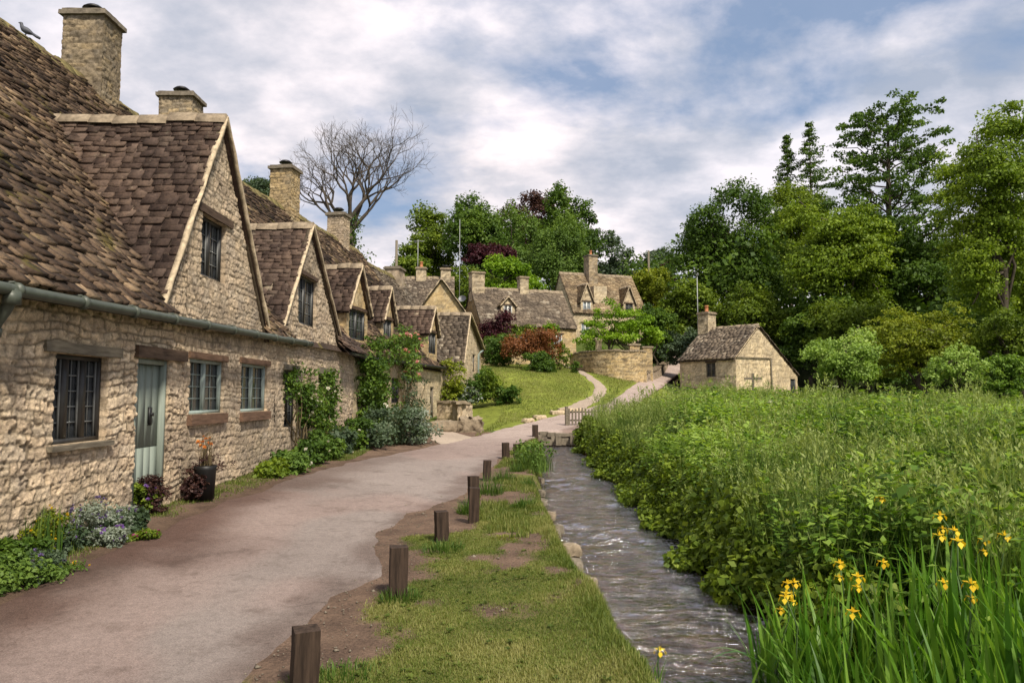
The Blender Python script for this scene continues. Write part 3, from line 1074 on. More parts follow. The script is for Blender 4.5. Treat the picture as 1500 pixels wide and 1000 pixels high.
def main_roof(root, L, W, zE, zR, ov=.2, tile='tile', seed=0, excl=None, e=(.21, .12), wr=(.16, .40), sag=.06, x0=0.0, back=True, ends=.06, name='roof', ridge=True, ym=None, zEb=None):
    ym = W / 2 if ym is None else ym
    b = MB()
    zEb = zE if zEb is None else zEb
    for k in range(2 if back else 1):
        if k == 0:
            run, rise, O, E, sg = ym, zR - zE, None, None, 1
            y_e, z_e = -ov, zE - ov * rise / run
        else:
            run, rise, sg = W - ym, zR - zEb, -1
            y_e, z_e = W + ov, zEb - ov * rise / run
        Ls = math.hypot(run + ov, zR - z_e)
        s = np.array((0, sg * (run + ov), zR - z_e)) / Ls
        ex = (lambda a, q, s=s, y_e=y_e, z_e=z_e: excl(a + x0 - ends, y_e + s[1] * q, z_e + s[2] * q)) if (excl is not None and k == 0) else None
        slates(b, (x0 - ends, y_e, z_e), (1, 0, 0), s, Ls, lambda q: 0.0, lambda q: L - x0 + 2 * ends, e[0], e[1], wr, .03, seed + k, ex, sag)
    o = b.build(name, M[tile], root)
    if ridge:
        r = MB()
        ridge_stones(r, (x0 - ends, ym, zR + .05), (L + ends, ym, zR + .05), seed)
        r.build('ridge', M['ridge'], o)
    return o


def gables_in(tri):
    def f(x, y, z):
        k = np.zeros(np.shape(x), bool)
        for (xl, zl, xa, za, xr, zr) in tri:
            t = np.clip((z - min(zl, zr)) / (za - min(zl, zr)), 0, 1)
            k |= (x > xl + (xa - xl) * t + .12) & (x < xr - (xr - xa) * t - .12) & (z < za - .1)
        return k
    return f


def gable_top(zE, tri):
    def f(u):
        u = np.asarray(u, float)
        t = zE(u) if callable(zE) else np.full(u.shape, float(zE))
        for (xl, zl, xa, za, xr, zr) in tri:
            g = np.where(u < xa, zl + (za - zl) * (u - xl) / (xa - xl), zr + (za - zr) * (xr - u) / (xr - xa))
            t = np.where((u > xl) & (u < xr), np.maximum(t, g), t)
        return t
    return f


def dormer(root, xl, xr, zE, za, yf, roofy, seed, hip=.0, pal=GOLD, win=True, tile='tile', res=.06, frame='darkframe', glass='glass', zbot=None, cas=2):
    """a roof dormer: gabled front, two cheeks, its own slates"""
    xa = (xl + xr) / 2
    zb = zbot if zbot is not None else zE - 1.5
    b = MB()
    p, L = line_path(xl, yf, xr, yf, 0, -1)
    wz0, wz1 = zE - .95, zE - .02
    hole = [(.22, L - .22, wz0, wz1)] if win else []
    stone_panel(b, p, 0, L, zb, lambda u: np.minimum(zE + (za - zE) * (1 - np.abs(u - L / 2) / (L / 2)), za - .04), hole, res, .02, seed, pal, reveal=.12)
    for k, (x, nx) in enumerate(((xl, -1), (xr, 1))):
        yb = roofy(zE) + .3
        p2, L2 = line_path(x, yf, x, yb, nx, 0)
        stone_panel(b, p2, 0, L2, zb, lambda u: np.full(np.shape(u), zE), (), res, .02, seed + 4 + k, pal)
    b.build('dormer_wall', M['stone'], root)
    if win:
        window(root, .22, L - .22, wz0, wz1, Fr(xl, yf, 1, 0, 0, -1), frame, cas, (2, 3), .07, ('oak', .12, .1), None, glass)
    gable_roof(root, xl - .06, zE - .05, xa, za, xr + .06, zE - .05, yf - .14, roofy, tile, seed, e=(.18, .13))
    rakes(root, ((xl - .1, zE - .12), (xr + .1, zE - .12)), (xa, za + .02), yf, .15, seed)


# ================================================================== STRUCTURE: ground, road, water
def strip_mesh(mb, pairs, lift, nl, nw, jit=0.0, seed=0, dark=None, crown=0.0):
    Lp, Rp = np.array([p[0] for p in pairs])[:, :2], np.array([p[1] for p in pairs])[:, :2]
    c = (Lp + Rp) / 2
    s = np.concatenate(([0], np.cumsum(np.linalg.norm(np.diff(c, axis=0), axis=1))))
    t = np.linspace(0, s[-1], nl)

    def smooth(A):
        q = np.stack([np.interp(t, s, A[:, k]) for k in range(2)], 1)
        return q
    Lq, Rq = smooth(Lp), smooth(Rp)
    wv = np.linalg.norm(Rq - Lq, axis=1)
    a = np.linspace(0, 1, nw)
    A = np.broadcast_to(a, (nl, nw)).copy()
    jl = (fbm(t * 1.7, 2.2, seed, 4) - .5) * jit / wv
    jr = (fbm(t * 2.1, 9.2, seed + 3, 4) - .5) * jit / wv
    A = A * (1 + jl[:, None] + jr[:, None]) - jl[:, None]
    P = Lq[:, None] * (1 - A[..., None]) + Rq[:, None] * A[..., None]
    z = ground(P[..., 0], P[..., 1])
    z = z + lift + crown * (1 - (2 * a[None] - 1) ** 2)
    z[:, 0] -= lift + .006
    z[:, -1] -= lift + .006
    V = np.concatenate((P, z[..., None]), -1)
    idx = np.arange(nl * nw).reshape(nl, nw)
    Q = np.stack((idx[:-1, :-1], idx[:-1, 1:], idx[1:, 1:], idx[1:, :-1]), -1).reshape(-1, 4)
    cc = np.ones((nl, nw, 3))
    if dark is not None:
        cc = dark(P[..., 0], P[..., 1], A)
    mb.add(V.reshape(-1, 3), Q, .5, c=cc.reshape(-1, 3))
    return Lq, Rq


PX = lambda a, b: hit(a, b)
ROAD_PAIRS = [((-4.25, .6), (-2.3, .6)), ((-4.25, 3), (-2.0, 3))] + [(PX(*l), PX(*r)) for l, r in (
    ((0, 885), (350, 1000)), ((120, 830), (470, 885)), ((215, 787), (562, 842)), ((262, 765), (551, 806)), ((300, 748), (553, 788)), ((335, 734), (568, 772)), ((372, 721), (604, 752)),
    ((430, 700), (664, 733)), ((470, 689), (684, 721)), ((520, 676), (699, 695)), ((580, 664), (722, 682)), ((640, 652), (740, 664)), ((690, 641), (772, 645)),
    ((740, 627), (825, 634)), ((800, 612), (862, 621)), ((845, 602), (890, 610)), ((890, 591), (921, 598)), ((912, 576), (940, 588)), ((932, 562), (957, 576)),
    ((957, 548), (972, 566)), ((977, 538), (985, 553)))]
ROAD_PAIRS = [(np.array((*p[0][:2],)), np.array((*p[1][:2],))) for p in ROAD_PAIRS]
for yy, xx in ((66, 13.4), (80, 16.5)):
    ROAD_PAIRS.append((np.array((xx, yy)), np.array((xx + 2.6, yy - 1.0))))


def road_tint(x, y, A):
    e = np.minimum(A - 0, 10)
    k = np.ones(x.shape + (3,))
    soil = np.array((.36, .27, .235))
    wl = sst(.46, .06, A + (fbm(x * 1.3, y * 1.3, 61, 4) - .5) * .35) * sst(26, 8, y)
    wr = sst(.86, 1.0, A + (fbm(x * 1.6, y * 1.6, 63, 4) - .5) * .3) * .55
    w_ = np.clip(np.maximum(wl * .95, wr), 0, 1)[..., None]
    k = k * (1 - w_) + soil * w_
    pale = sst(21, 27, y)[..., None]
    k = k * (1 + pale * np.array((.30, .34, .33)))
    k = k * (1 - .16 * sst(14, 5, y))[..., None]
    patch = (sst(.5, .62, fbm(x * .5, y * .35, 67, 3)) * (1 - sst(16, 22, y)))[..., None]
    return k * (1 + patch * np.array((-.06, .02, .04)))


rb = MB()
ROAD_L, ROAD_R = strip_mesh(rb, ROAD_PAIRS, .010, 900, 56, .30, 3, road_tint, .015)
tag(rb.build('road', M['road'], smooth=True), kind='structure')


def road_sd(x, y):
    """signed distance-ish to the road: negative inside"""
    yl = ROAD_L[:, 1]
    m = ROAD_L[:, 1] < 27
    o = np.argsort(ROAD_L[m, 1])
    xl = np.interp(y, ROAD_L[m, 1][o], ROAD_L[m, 0][o])
    m2 = ROAD_R[:, 1] < 26
    o2 = np.argsort(ROAD_R[m2, 1])
    xr = np.interp(y, ROAD_R[m2, 1][o2], ROAD_R[m2, 0][o2])
    return xl - x, x - xr


def verge_green(x, y, dr_):
    """where turf has taken on the strip between road and stream"""
    return fbm(x * 1.3, y * 1.3, 57, 5) + np.clip((9.3 - y) * .05, -.06, .13) + np.clip((dr_ - .85) * .30, -.32, .10)


pb = MB()
PATHC = [hit(*p) for p in ((815, 524), (828, 533), (846, 543), (865, 553), (879, 565), (880, 574), (868, 585), (848, 596), (832, 602))]
PC = np.array(PATHC)[:, :2]
tt = np.gradient(PC, axis=0)
tt = unit(tt)
nn = np.stack((-tt[:, 1], tt[:, 0]), 1)
wd = np.array([.35, .35, .3, .3, .3, .3, .32, .4, .6])[:, None]
strip_mesh(pb, [(a, b) for a, b in zip(PC + nn * wd, PC - nn * wd)], .03, 160, 8, .3, 8)
tag(pb.build('footpath', M['path'], smooth=True), kind='structure')

pb = MB()
sp = [((626, 617), (632, 644)), ((640, 622), (648, 651)), ((664, 632), (672, 650)), ((692, 640), (700, 650))]
strip_mesh(pb, [(hit(*a), hit(*b)) for a, b in sp], .012, 60, 14, .15, 9, lambda x, y, A: np.ones(x.shape + (3,)) * 1.15)
tag(pb.build('side_path', M['path'], smooth=True), kind='structure')

# ground: one sheet, finer where it is near
gx = np.concatenate((-6.5 - np.cumsum(np.geomspace(.12, 22, 52))[::-1], np.arange(-6.5, 4.2, .075), 4.2 + np.cumsum(np.geomspace(.1, 20, 60))))
gy = np.concatenate((-30 + np.arange(0, 30, 3.0), np.arange(0, 28.5, .1), 28.5 + np.cumsum(np.geomspace(.12, 20, 80))))
GX, GY = np.meshgrid(gx, gy, indexing='ij')
GZ = ground(GX, GY)
near = (GY < 30) & (np.abs(GX) < 8)
dl, dr = road_sd(GX, GY)
GZ = GZ + np.where(near, (fbm(GX * 2.2, GY * 2.2, 41, 4) - .5) * .05, 0) * sst(-.05, .35, np.maximum(dl, dr))
on_road = np.where((GY > 0) & (GY < 26), sst(-.08, -.3, np.maximum(dl, dr)), 0)
GZ = GZ - on_road * .05
# under the far road and the paths the sheet is let down a little
for Lq, Rq in ((ROAD_L, ROAD_R), (PC - nn * .5, PC + nn * .5)):
    C = (Lq + Rq) / 2
    hw = np.linalg.norm(Lq - Rq, axis=1) / 2
    step = max(1, len(C) // 160)
    D = np.full(GX.shape, 1e3)
    sel = (GY > 20) & (GY < 85) & (np.abs(GX) < 22)
    for c_, h_ in zip(C[::step], hw[::step]):
        D[sel] = np.minimum(D[sel], np.hypot(GX[sel] - c_[0], GY[sel] - c_[1]) - h_ * .9)
    GZ = GZ - sst(.35, -.1, D) * .05
grassc = np.array((.075, .105, .022))
lawn = np.array((.17, .20, .036))
dirt = np.array((.155, .105, .078))
wet = np.array((.075, .05, .036))
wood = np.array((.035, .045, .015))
mix = fbm(GX * .9, GY * .9, 51, 4)[..., None]
gc = np.broadcast_to(grassc, GX.shape + (3,)) * (.75 + .5 * mix)
islawn = ((GY > 28) & (GY < 58) & (GX > -3) & (GX < 9))[..., None]
gc = np.where(islawn, lawn * (.8 + .4 * mix), gc)
xl, xr, zw = stream(GY)
strip = ((GX > -6) & (GX < xl + .3) & (GY < 27.5) & (GY > -2))
gv = sst(.50, .60, verge_green(GX, GY, dr))[..., None] * .75
vd = dirt * (1 - gv) + lawn * .75 * gv
gc = np.where(strip[..., None], vd * (.8 + .4 * mix), gc)
wetk = (sst(.5, 0, dl) * sst(-.6, 0, dl + .5) * sst(24, 16, GY))[..., None]
gc = gc * (1 - wetk * .6) + wet * wetk * .6
inst = ((GX > xl - .02) & (GX < xr + .1) & (GY < 27.2))[..., None]
bedn = fbm(GX * 7, GY * 7, 93, 3)[..., None]
gc = np.where(inst, np.array((.27, .20, .115)) * (.35 + 1.3 * bedn), gc)
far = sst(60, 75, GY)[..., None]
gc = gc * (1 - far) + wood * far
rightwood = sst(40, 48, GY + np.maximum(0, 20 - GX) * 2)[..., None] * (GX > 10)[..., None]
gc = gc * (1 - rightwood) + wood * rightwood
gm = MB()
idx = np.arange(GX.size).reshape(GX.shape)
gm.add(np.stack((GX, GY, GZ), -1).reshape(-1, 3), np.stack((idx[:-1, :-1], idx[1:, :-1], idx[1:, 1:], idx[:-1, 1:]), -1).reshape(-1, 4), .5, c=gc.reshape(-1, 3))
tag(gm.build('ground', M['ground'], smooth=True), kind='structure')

# stream water, a sheet with low real ripples
wy = np.concatenate((np.arange(.5, 14, .035), np.arange(14, 27.25, .08)))
xl, xr, zw = stream(wy)
wa = np.linspace(0, 1, 50)
WX = (xl - .22)[:, None] + (xr - xl + .5)[:, None] * wa
WY = np.repeat(wy[:, None], 50, 1)
turb = .75 + 1.3 * sst(.5, .7, fbm(WX * .8, WY * .35, 91, 3))
WZ = np.repeat(zw[:, None], 50, 1) + ((fbm(WX * 1.8 + WY * .5, WY * 3.6, 83, 3) - .5) * .075 + (fbm(WX * 7, WY * 13, 87, 2) - .5) * .018) * turb
idx = np.arange(WX.size).reshape(WX.shape)
wm = MB()
wm.add(np.stack((WX, WY, WZ), -1).reshape(-1, 3), np.stack((idx[:-1, :-1], idx[:-1, 1:], idx[1:, 1:], idx[1:, :-1]), -1).reshape(-1, 4))
tag(wm.build('water', M['water'], smooth=True), kind='structure')
# ================================================================== BUILDINGS
def top_const(z, k=0.0):
    return lambda u: z + k * np.asarray(u, float)


def end_wall(root, x, W, zE, zR, nx, ym=None, zEb=None, res=.1, seed=0, pal=GOLD, holes=(), z0=-.4, y0=0.0, **kw):
    ym = W / 2 if ym is None else ym
    zEb = zE if zEb is None else zEb
    b = MB()
    p, L = line_path(x, y0, x, W, nx, 0)
    stone_panel(b, p, 0, L, z0, lambda u: np.where(u + y0 < ym, zE + (zR - zE) * (u + y0) / ym, zEb + (zR - zEb) * (W - u - y0) / (W - ym)) - .06, holes, res, .02, seed, pal, **kw)
    return b.build('gable_wall', M['stone'], root)


def plank_door(root, u0, u1, z0, z1, mat, fr=FRONT, depth=.1, lintel='oak', latch=True):
    d = MB()
    n = 4
    f = .07
    box(d, u0, u0 + f, depth - .07, depth + .05, z0, z1, M=fr)
    box(d, u1 - f, u1, depth - .07, depth + .05, z0, z1, M=fr)
    box(d, u0 + f, u1 - f, depth - .068, depth + .05, z1 - f, z1, M=fr)
    wd = (u1 - u0 - 2 * f) / n
    zs = z0 + (z1 - z0) * .47
    for k in range(n):
        a = u0 + f + wd * k
        box(d, a + .003, a + wd - .003, depth, depth + .04, zs + .006, z1 - f - .006, M=fr)
        box(d, a + .003, a + wd - .003, depth, depth + .04, z0 + .02, zs - .006, M=fr)
    box(d, u0 + f, u1 - f, depth + .02, depth + .05, z0, z1 - f, M=fr)
    o = d.build('door', M[mat], root)
    if latch:
        h = MB()
        um = u0 + (u1 - u0) * .62
        box(h, um - .035, um + .035, depth - .03, depth - .002, z0 + (z1 - z0) * .60, z0 + (z1 - z0) * .71, M=fr)
        box(h, um - .012, um + .06, depth - .045, depth - .031, z0 + (z1 - z0) * .655, z0 + (z1 - z0) * .675, M=fr)
        h.build('handle', M['iron'], o)
    if lintel:
        b = MB()
        rough_box(b, u0 - .08, u1 + .5, -.05, .2, z1 + .005, z1 + .16, .09, .014, 41, M=fr)
        b.build('lintel', M[lintel], o)
    return o


TLT = .022
# ---- first cottage of the row
r1 = empty('stone_cottage', (-4.75, 4.0, 0), math.pi / 2)
tag(r1, 'stone cottage with sage green plank door and three leaded windows, nearest in the terrace', 'cottage', 'cottages of the terrace')
G1 = (6.05, 2.97, 8.0, 6.25, 10.4, 2.97)
holes1 = [(3.82, 4.85, 1.24, 2.2), (5.53, 6.4, .05, 2.24), (7.1, 8.4, 1.48, 2.31), (9.2, 10.6, 1.47, 2.33), (7.36, 8.33, 3.6, 4.56)]
b = MB()
p, L = line_path(0, 0, 11.1, 0, 0, -1)
stone_panel(b, p, 0, 2.2, -.15, gable_top(lambda u: 2.80 + TLT * u, [G1]), (), .04, .05, 3, BUFF, (.08, .17), (.18, .44), 1.25, .62)
stone_panel(b, p, 2.2, 6.9, -.15, gable_top(lambda u: 2.80 + TLT * u, [G1]), holes1[:2], .0135, .023, 3, BUFF, (.07, .16), (.16, .46), 1.35, .5, weather=.22)
stone_panel(b, p, 6.9, 11.1, -.15, gable_top(lambda u: 2.80 + TLT * u, [G1]), holes1[2:], .017, .019, 3, BUFF * .65 + GREY * .40, (.07, .15), (.16, .38), 1.15, .55, weather=.35)
b.build('wall', M['stone'], r1)
core(r1, 11.1, 9.2, 2.7, 8.1).build('light_stop_core', M['stone'], r1)
window(r1, 3.82, 4.85, 1.24, 2.2, cas=3, grid=(2, 5), depth=.14, lintel=('oak_grey', .22, .12), sill=('oak_grey', .1, .06, .06), thick_mull=True, label='dark framed leaded casement window of three lights')
plank_door(r1, 5.53, 6.4, .05, 2.24, 'sage')
st_ = MB()
rough_box(st_, 5.42, 6.5, -.30, .08, -.1, .19, .08, .015, 8)
st_.build('doorstep', M['cap'], r1)
window(r1, 7.1, 8.4, 1.48, 2.31, frame='sagewin', cas=2, grid=(2, 4), depth=.10, lintel=('lintel_red', .08, .1), sill=('lintel_red', .06, .16, .07))
window(r1, 9.2, 10.6, 1.47, 2.33, frame='sagewin', cas=2, grid=(2, 4), depth=.10, lintel=('lintel_red', .08, .1), sill=('lintel_red', .06, .16, .07))
window(r1, 7.36, 8.33, 3.6, 4.56, cas=2, grid=(2, 4), depth=.13, lintel=('oak', .2, .13))


def sloped_main(root, L, zE, zR, W, excl, tile, seed, x0=0.0, sag=.07, e=(.2, .115), ov=.2, tilt=TLT, wr=(.16, .4), back=True):
    b = MB()
    for k in range(2 if back else 1):
        run = W / 2
        sg = 1 if k == 0 else -1
        tn = (zR - zE) / run
        ye = -ov if k == 0 else W + ov
        ze = zE - ov * tn
        Ls = math.hypot(run + ov, zR - ze)
        s = np.array((0, sg * (run + ov), zR - ze)) / Ls
        ex = (lambda a, q: excl(x0 + a, ye + s[1] * q, ze + s[2] * q)) if (excl and k == 0) else None
        if k == 0:
            slates(b, (x0, ye, ze + tilt * x0), (1, 0, tilt), s, Ls, lambda q: 0.0, lambda q: L - x0, e[0], e[1], wr, .037, seed, ex, sag)
        else:
            slates(b, (x0, ye, ze + tilt * x0), (1, 0, tilt), s, Ls, lambda q: 0.0, lambda q: L - x0, .3, .3, (.4, .7), .032, seed + 1, None, sag)
    o = b.build('roof', M[tile], root)
    r = MB()
    ridge_stones(r, (x0, W / 2, zR + .05 + tilt * x0), (L, W / 2, zR + .05 + tilt * L), seed)
    r.build('ridge', M['ridge_moss'], o)
    return o


sloped_main(r1, 11.25, 2.90, 8.4, 9.4, gables_in([G1]), 'tile_old', 5, e=(.14, .085), wr=(.12, .33))
ry1 = lambda z: (z - 3.08) / 1.17
gable_roof(r1, 6.05, 2.95, 8.0, 6.25, 10.4, 2.95, -.07, ry1, 'tile', 21, e=(.165, .105), wr=(.15, .33))
rakes(r1, ((5.97, 2.86), (10.5, 2.86)), (8.0, 6.29), 0, .075, 3)
gb = MB()
tube(gb, [(1.0, -.30, 2.67), (3, -.30, 2.70), (5.5, -.31, 2.755), (8, -.31, 2.80), (10.5, -.31, 2.85), (12.6, -.31, 2.90)], .055, 10)
for q in np.arange(1.6, 12.5, 1.05):
    tube(gb, [(q, -.31, 2.64 + .02 * q), (q + .05, -.31, 2.64 + .02 * q + .001)], .074, 10)
    box(gb, q - .012, q + .012, -.31, .02, 2.70 + .02 * q, 2.72 + .02 * q)
gb.build('gutter', M['gutter'], r1)
dp = MB()
tube(dp, [(2.62, -.31, 2.70), (2.62, -.31, 2.60), (2.63, -.24, 2.50), (2.66, -.15, 2.40), (2.67, -.12, 2.25), (2.67, -.12, .1)], .055, 10)
tube(dp, [(2.62, -.31, 2.68), (2.62, -.31, 2.56)], .075, 10)
tube(dp, [(2.665, -.13, 2.36), (2.67, -.12, 2.28)], .068, 10)
dp.build('downpipe', M['gutter'], r1)

# ---- second cottage
r2 = empty('stone_cottage', (-4.75, 15.1, 0), math.pi / 2)
tag(r2, 'stone cottage with climbing rose on its wall and two tall chimneys on the ridge', 'cottage', 'cottages of the terrace')
G2 = (.25, 3.2, 2.35, 5.68, 5.5, 3.25)
holes2 = [(.6, 1.5, 1.1, 2.3), (3.4, 4.3, .2, 2.3), (1.5, 3.0, 3.38, 4.5)]
b = MB()
p, L = line_path(0, 0, 7.4, 0, 0, -1)
stone_panel(b, p, 0, 7.4, -.1, gable_top(lambda u: 3.04 + TLT * u, [G2]), holes2, .026, .028, 9, GREY * .55 + BUFF * .5, (.07, .16), (.16, .38), 1.1, .6, weather=.5)
b.build('wall', M['stone'], r2)
core(r2, 7.4, 9.2, 2.9, 8.3).build('light_stop_core', M['stone'], r2)
end_wall(r2, 7.4, 9.4, 3.2, 8.6, 1, res=.12, seed=77)
window(r2, 1.5, 3.0, 3.38, 4.5, cas=2, grid=(2, 4), depth=.12, lintel=('oak', .05, .1))
window(r2, .6, 1.5, 1.1, 2.3, cas=2, grid=(2, 4), depth=.12, lintel=('oak_grey', .1, .12))
plank_door(r2, 3.4, 4.3, .2, 2.3, 'oak_grey', lintel='oak_grey')
sloped_main(r2, 7.4, 3.14, 8.64, 9.4, gables_in([G2]), 'tile_old', 15, e=(.14, .085), wr=(.12, .33))
ry2 = lambda z: (z - 3.18) / 1.17
gable_roof(r2, .25, 3.18, 2.35, 5.7, 5.5, 3.23, -.07, ry2, 'tile', 31, e=(.165, .105), wr=(.15, .33))
rakes(r2, ((.17, 3.09), (5.6, 3.14)), (2.35, 5.74), 0, .075, 13)
chimney(r2, .9, 1.68, 4.25, 5.15, 7.6, 10.13, 51, CHIM * .8, top='cowl', weather=.75)
chimney(r2, 5.5, 6.25, 4.25, 5.2, 7.8, 10.17, 53, top='cowl')
gb = MB()
tube(gb, [(5.6, -.3, 2.93), (7.5, -.3, 2.96)], .06, 8)
gb.build('gutter', M['gutter'], r2)
bs = MB()
slates(bs, (5.2, -.42, 2.93), (1, 0, 0), (0, .72, .69), .75, lambda q: 0.0, lambda q: 2.2, .2, .2, (.25, .5), .04, 3)
bs.build('porch_slates', M['tile'], r2)

# ---- third cottage: the terrace bends a little
A3 = math.atan2(.99, .139)
r3 = empty('stone_cottage', (-4.85, 22.5, 0), A3)
tag(r3, 'stone cottage with three small roof dormers, behind the pink rose bush', 'cottage', 'cottages of the terrace')
b = MB()
p, L = line_path(0, 0, 11.5, 0, 0, -1)
stone_panel(b, p, 0, 11.5, .1, top_const(3.15), [(9.75, 10.4, .75, 2.15), (4.2, 5.3, 1.5, 2.4)], .05, .02, 19, PALE, (.09, .19), (.2, .45), .8, .8, weather=.25)
b.build('wall', M['stone'], r3)
core(r3, 11.5, 7.6, 3.0, 8.2).build('light_stop_core', M['stone'], r3)
end_wall(r3, 0, 7.8, 3.2, 8.4, -1, res=.1, seed=79)
plank_door(r3, 9.75, 10.4, .75, 2.15, 'oak_grey', lintel=None)
window(r3, 4.2, 5.3, 1.5, 2.4, cas=2, depth=.12)
ry3 = lambda z: (z - 3.3) / 1.346
D3 = [(-.05, 1.85, 4.45, 5.8, .12), (4.55, 5.95, 4.6, 5.75, .5), (9.6, 11.3, 4.55, 5.6, .1)]
sloped_main(r3, 11.5, 3.25, 8.5, 7.8, lambda x, y, z: np.any([(x > a) & (x < c) & (y > f) & (z < zt) for a, c, ze, zt, f in D3], axis=0), 'tile_old', 25, tilt=-.01, e=(.17, .105), x0=-1.1)
for k, (a, c, ze, zt, f) in enumerate(D3):
    dormer(r3, a, c, ze, zt, f, ry3, 61 + k * 5, pal=GOLD)
chimney(r3, 3.3, 4.05, 3.5, 4.3, 7.5, 9.85, 55, GOLD * .85, top='cowl', weather=.35)
chimney(r3, 8.65, 9.35, 3.55, 4.3, 7.4, 9.45, 57, BUFF * .8, top='cowl')
gb = MB()
tube(gb, [(.1, -.28, 2.93), (11.4, -.28, 3.0)], .06, 8)
gb.build('gutter', M['iron'], r3)

# ---- fourth cottage: steep roofed gable at the end of the row
r4 = empty('stone_cottage', (-3.25, 33.9, 0), A3)
tag(r4, 'stone cottage with steep slate gable and drainpipe, at the far end of the terrace', 'cottage', 'cottages of the terrace')
G4 = (1.9, 3.5, 3.35, 5.75, 7.2, 4.45)
b = MB()
p, L = line_path(0, -.55, 7.3, -.55, 0, -1)
stone_panel(b, p, 1.9, 7.3, .2, gable_top(3.4, [G4]), [(4.9, 5.6, 3.0, 3.9)], .06, .02, 29, PALE * .55 + BUFF * .4, (.09, .19), (.2, .45), .9, .7)
p, L = line_path(0, 0, 1.9, 0, 0, -1)
stone_panel(b, p, 0, 1.9, .2, top_const(3.3), (), .06, .02, 29, PALE, (.09, .19), (.2, .45), .9, .7)
p, L = line_path(1.9, -.55, 1.9, .3, -1, 0)
stone_panel(b, p, 0, L, .2, top_const(3.3), (), .06, .02, 30, PALE)
p, L = line_path(7.3, -.55, 7.3, 3, 1, 0)
stone_panel(b, p, 0, L, .2, top_const(3.6), (), .1, .02, 30, PALE)
b.build('wall', M['stone'], r4)
core(r4, 7.3, 7.6, 3.1, 7.7, yfront=.1).build('light_stop_core', M['stone'], r4)
end_wall(r4, 7.3, 7.8, 3.3, 8.1, 1, res=.12, seed=83)
window(r4, 4.9, 5.6, 3.0, 3.9, Fr(0, -.55, 1, 0, 0, -1), cas=1, grid=(2, 3))
ry4 = lambda z: (z - 3.4) / 1.25
sloped_main(r4, 7.3, 3.3, 8.1, 7.8, None, 'tile_grey', 35, tilt=-.01, e=(.19, .115))
gable_roof(r4, 1.9, 3.45, 3.35, 5.8, 7.2, 4.4, -.72, ry4, 'tile_grey', 41, e=(.19, .12))
rakes(r4, ((1.82, 3.3), (7.3, 4.3)), (3.35, 5.84), -.55, .2, 23)
dp = MB()
tube(dp, [(6.9, -.72, 4.2), (6.2, -.72, 4.1), (5.95, -.66, 3.95), (5.95, -.64, 1.0)], .05, 6)
dp.build('downpipe', M['sagewin'], r4)
chimney(r4, 5.2, 6.2, 3.5, 4.3, 7.2, 8.5, 59, GREY, top=None, res=.1)


# ---- cottages up the hill
def hill_cottage(name, label, x, y, z, rz, L, W, zE, zR, tile, pal, seed, holes=(), frame='whiteframe', glass='glassblue', ym=None, zEb=None, grid=(2, 3), lint=('oak', .1, .12), z0=-.6, ends=(True, True), res=.1, excl=None, jw=.4, wbk=True):
    r = empty(name, (x, y, z), rz)
    tag(r, label, 'cottage', 'cottages up the hill')
    b = MB()
    p, L_ = line_path(0, 0, L, 0, 0, -1)
    stone_panel(b, p, 0, L, z0, top_const(zE), holes, res, .02, seed, pal, weather=.2, joint=.75)
    b.build('wall', M['stone'], r)
    core(r, L, W, zE, zR).build('light_stop_core', M['stone'], r)
    for k, on in enumerate(ends):
        if on:
            end_wall(r, L * k, W, zE, zR, (-1, 1)[k], ym, zEb, res, seed + 3 + k, pal, z0=z0, weather=.15, joint=.8)
    for (a, c, d, e) in holes:
        window(r, a, c, d, e, FRONT, frame, 2, grid, .08, lint, None, glass, .05)
    main_roof(r, L, W, zE, zR, .18, tile, seed, None, (.2, .12), (.18, .42), .06, ym=ym, zEb=zEb)
    return r


# long low cottage, middle of the hill
h5 = hill_cottage('stone_cottage', 'long low stone cottage with one tiny white dormer in its brown slate roof', -2.2, 54, 4.0, math.radians(20), 7.5, 5.3, 3.0, 5.95, 'tile_grey', GOLD, 101,
                  [(5.45, 6.35, 1.5, 2.35), (2.6, 3.6, 1.6, 2.4)])
chimney(h5, -.05, .95, 2.2, 3.1, 4.9, 7.0, 103, PALE, .1, None, 'ridge', weather=.15)
chimney(h5, 3.85, 4.55, 2.3, 3.0, 5.5, 6.85, 104, PALE, .1, None, 'ridge', weather=.15)
ryh5 = lambda z: (z - 3.0) / 1.113
db = MB()
dormer(h5, 1.75, 2.85, 4.5, 5.08, .75, ryh5, 105, pal=PALE, frame='whiteframe', glass='glass', tile='tile_pale', res=.1)
iv = MB()
nI = 900
ux = R.uniform(1.0, 4.2, nI)
P = np.stack((ux, -.06 - R.uniform(0, .12, nI), 2.95 - np.abs(R.normal(0, .32, nI)) * (1 + .5 * np.sin(ux * 5))), 1)
leaves(iv, P, unit(R.normal(size=(nI, 3)) + (0, -.4, -.8)), unit(R.normal(size=(nI, 3)) * .4 + (0, -1, .3)), R.uniform(.12, .22, nI), R.uniform(.1, .18, nI), R.uniform(0, 1, nI))
iv.build('climbing_ivy', LEAF['mid'], h5)
sat = MB()
lathe(sat, [(.0, 0), (.12, .015), (.24, .06), (.30, .11)], 0, 0, 16)
tube(sat, [(0, 0, 0), (.0, 0, -.25)], .02, 6)
so = sat.build('satellite_dish', M['steel'], h5)
so.location = (-.3, 3.9, 5.2)
so.rotation_euler = (math.radians(60), 0, math.radians(-30))
am = MB()
tube(am, [(-.35, 4.6, 3), (-.35, 4.6, 11.6)], .022, 6)
am.build('aerial_mast', M['steel'], h5)

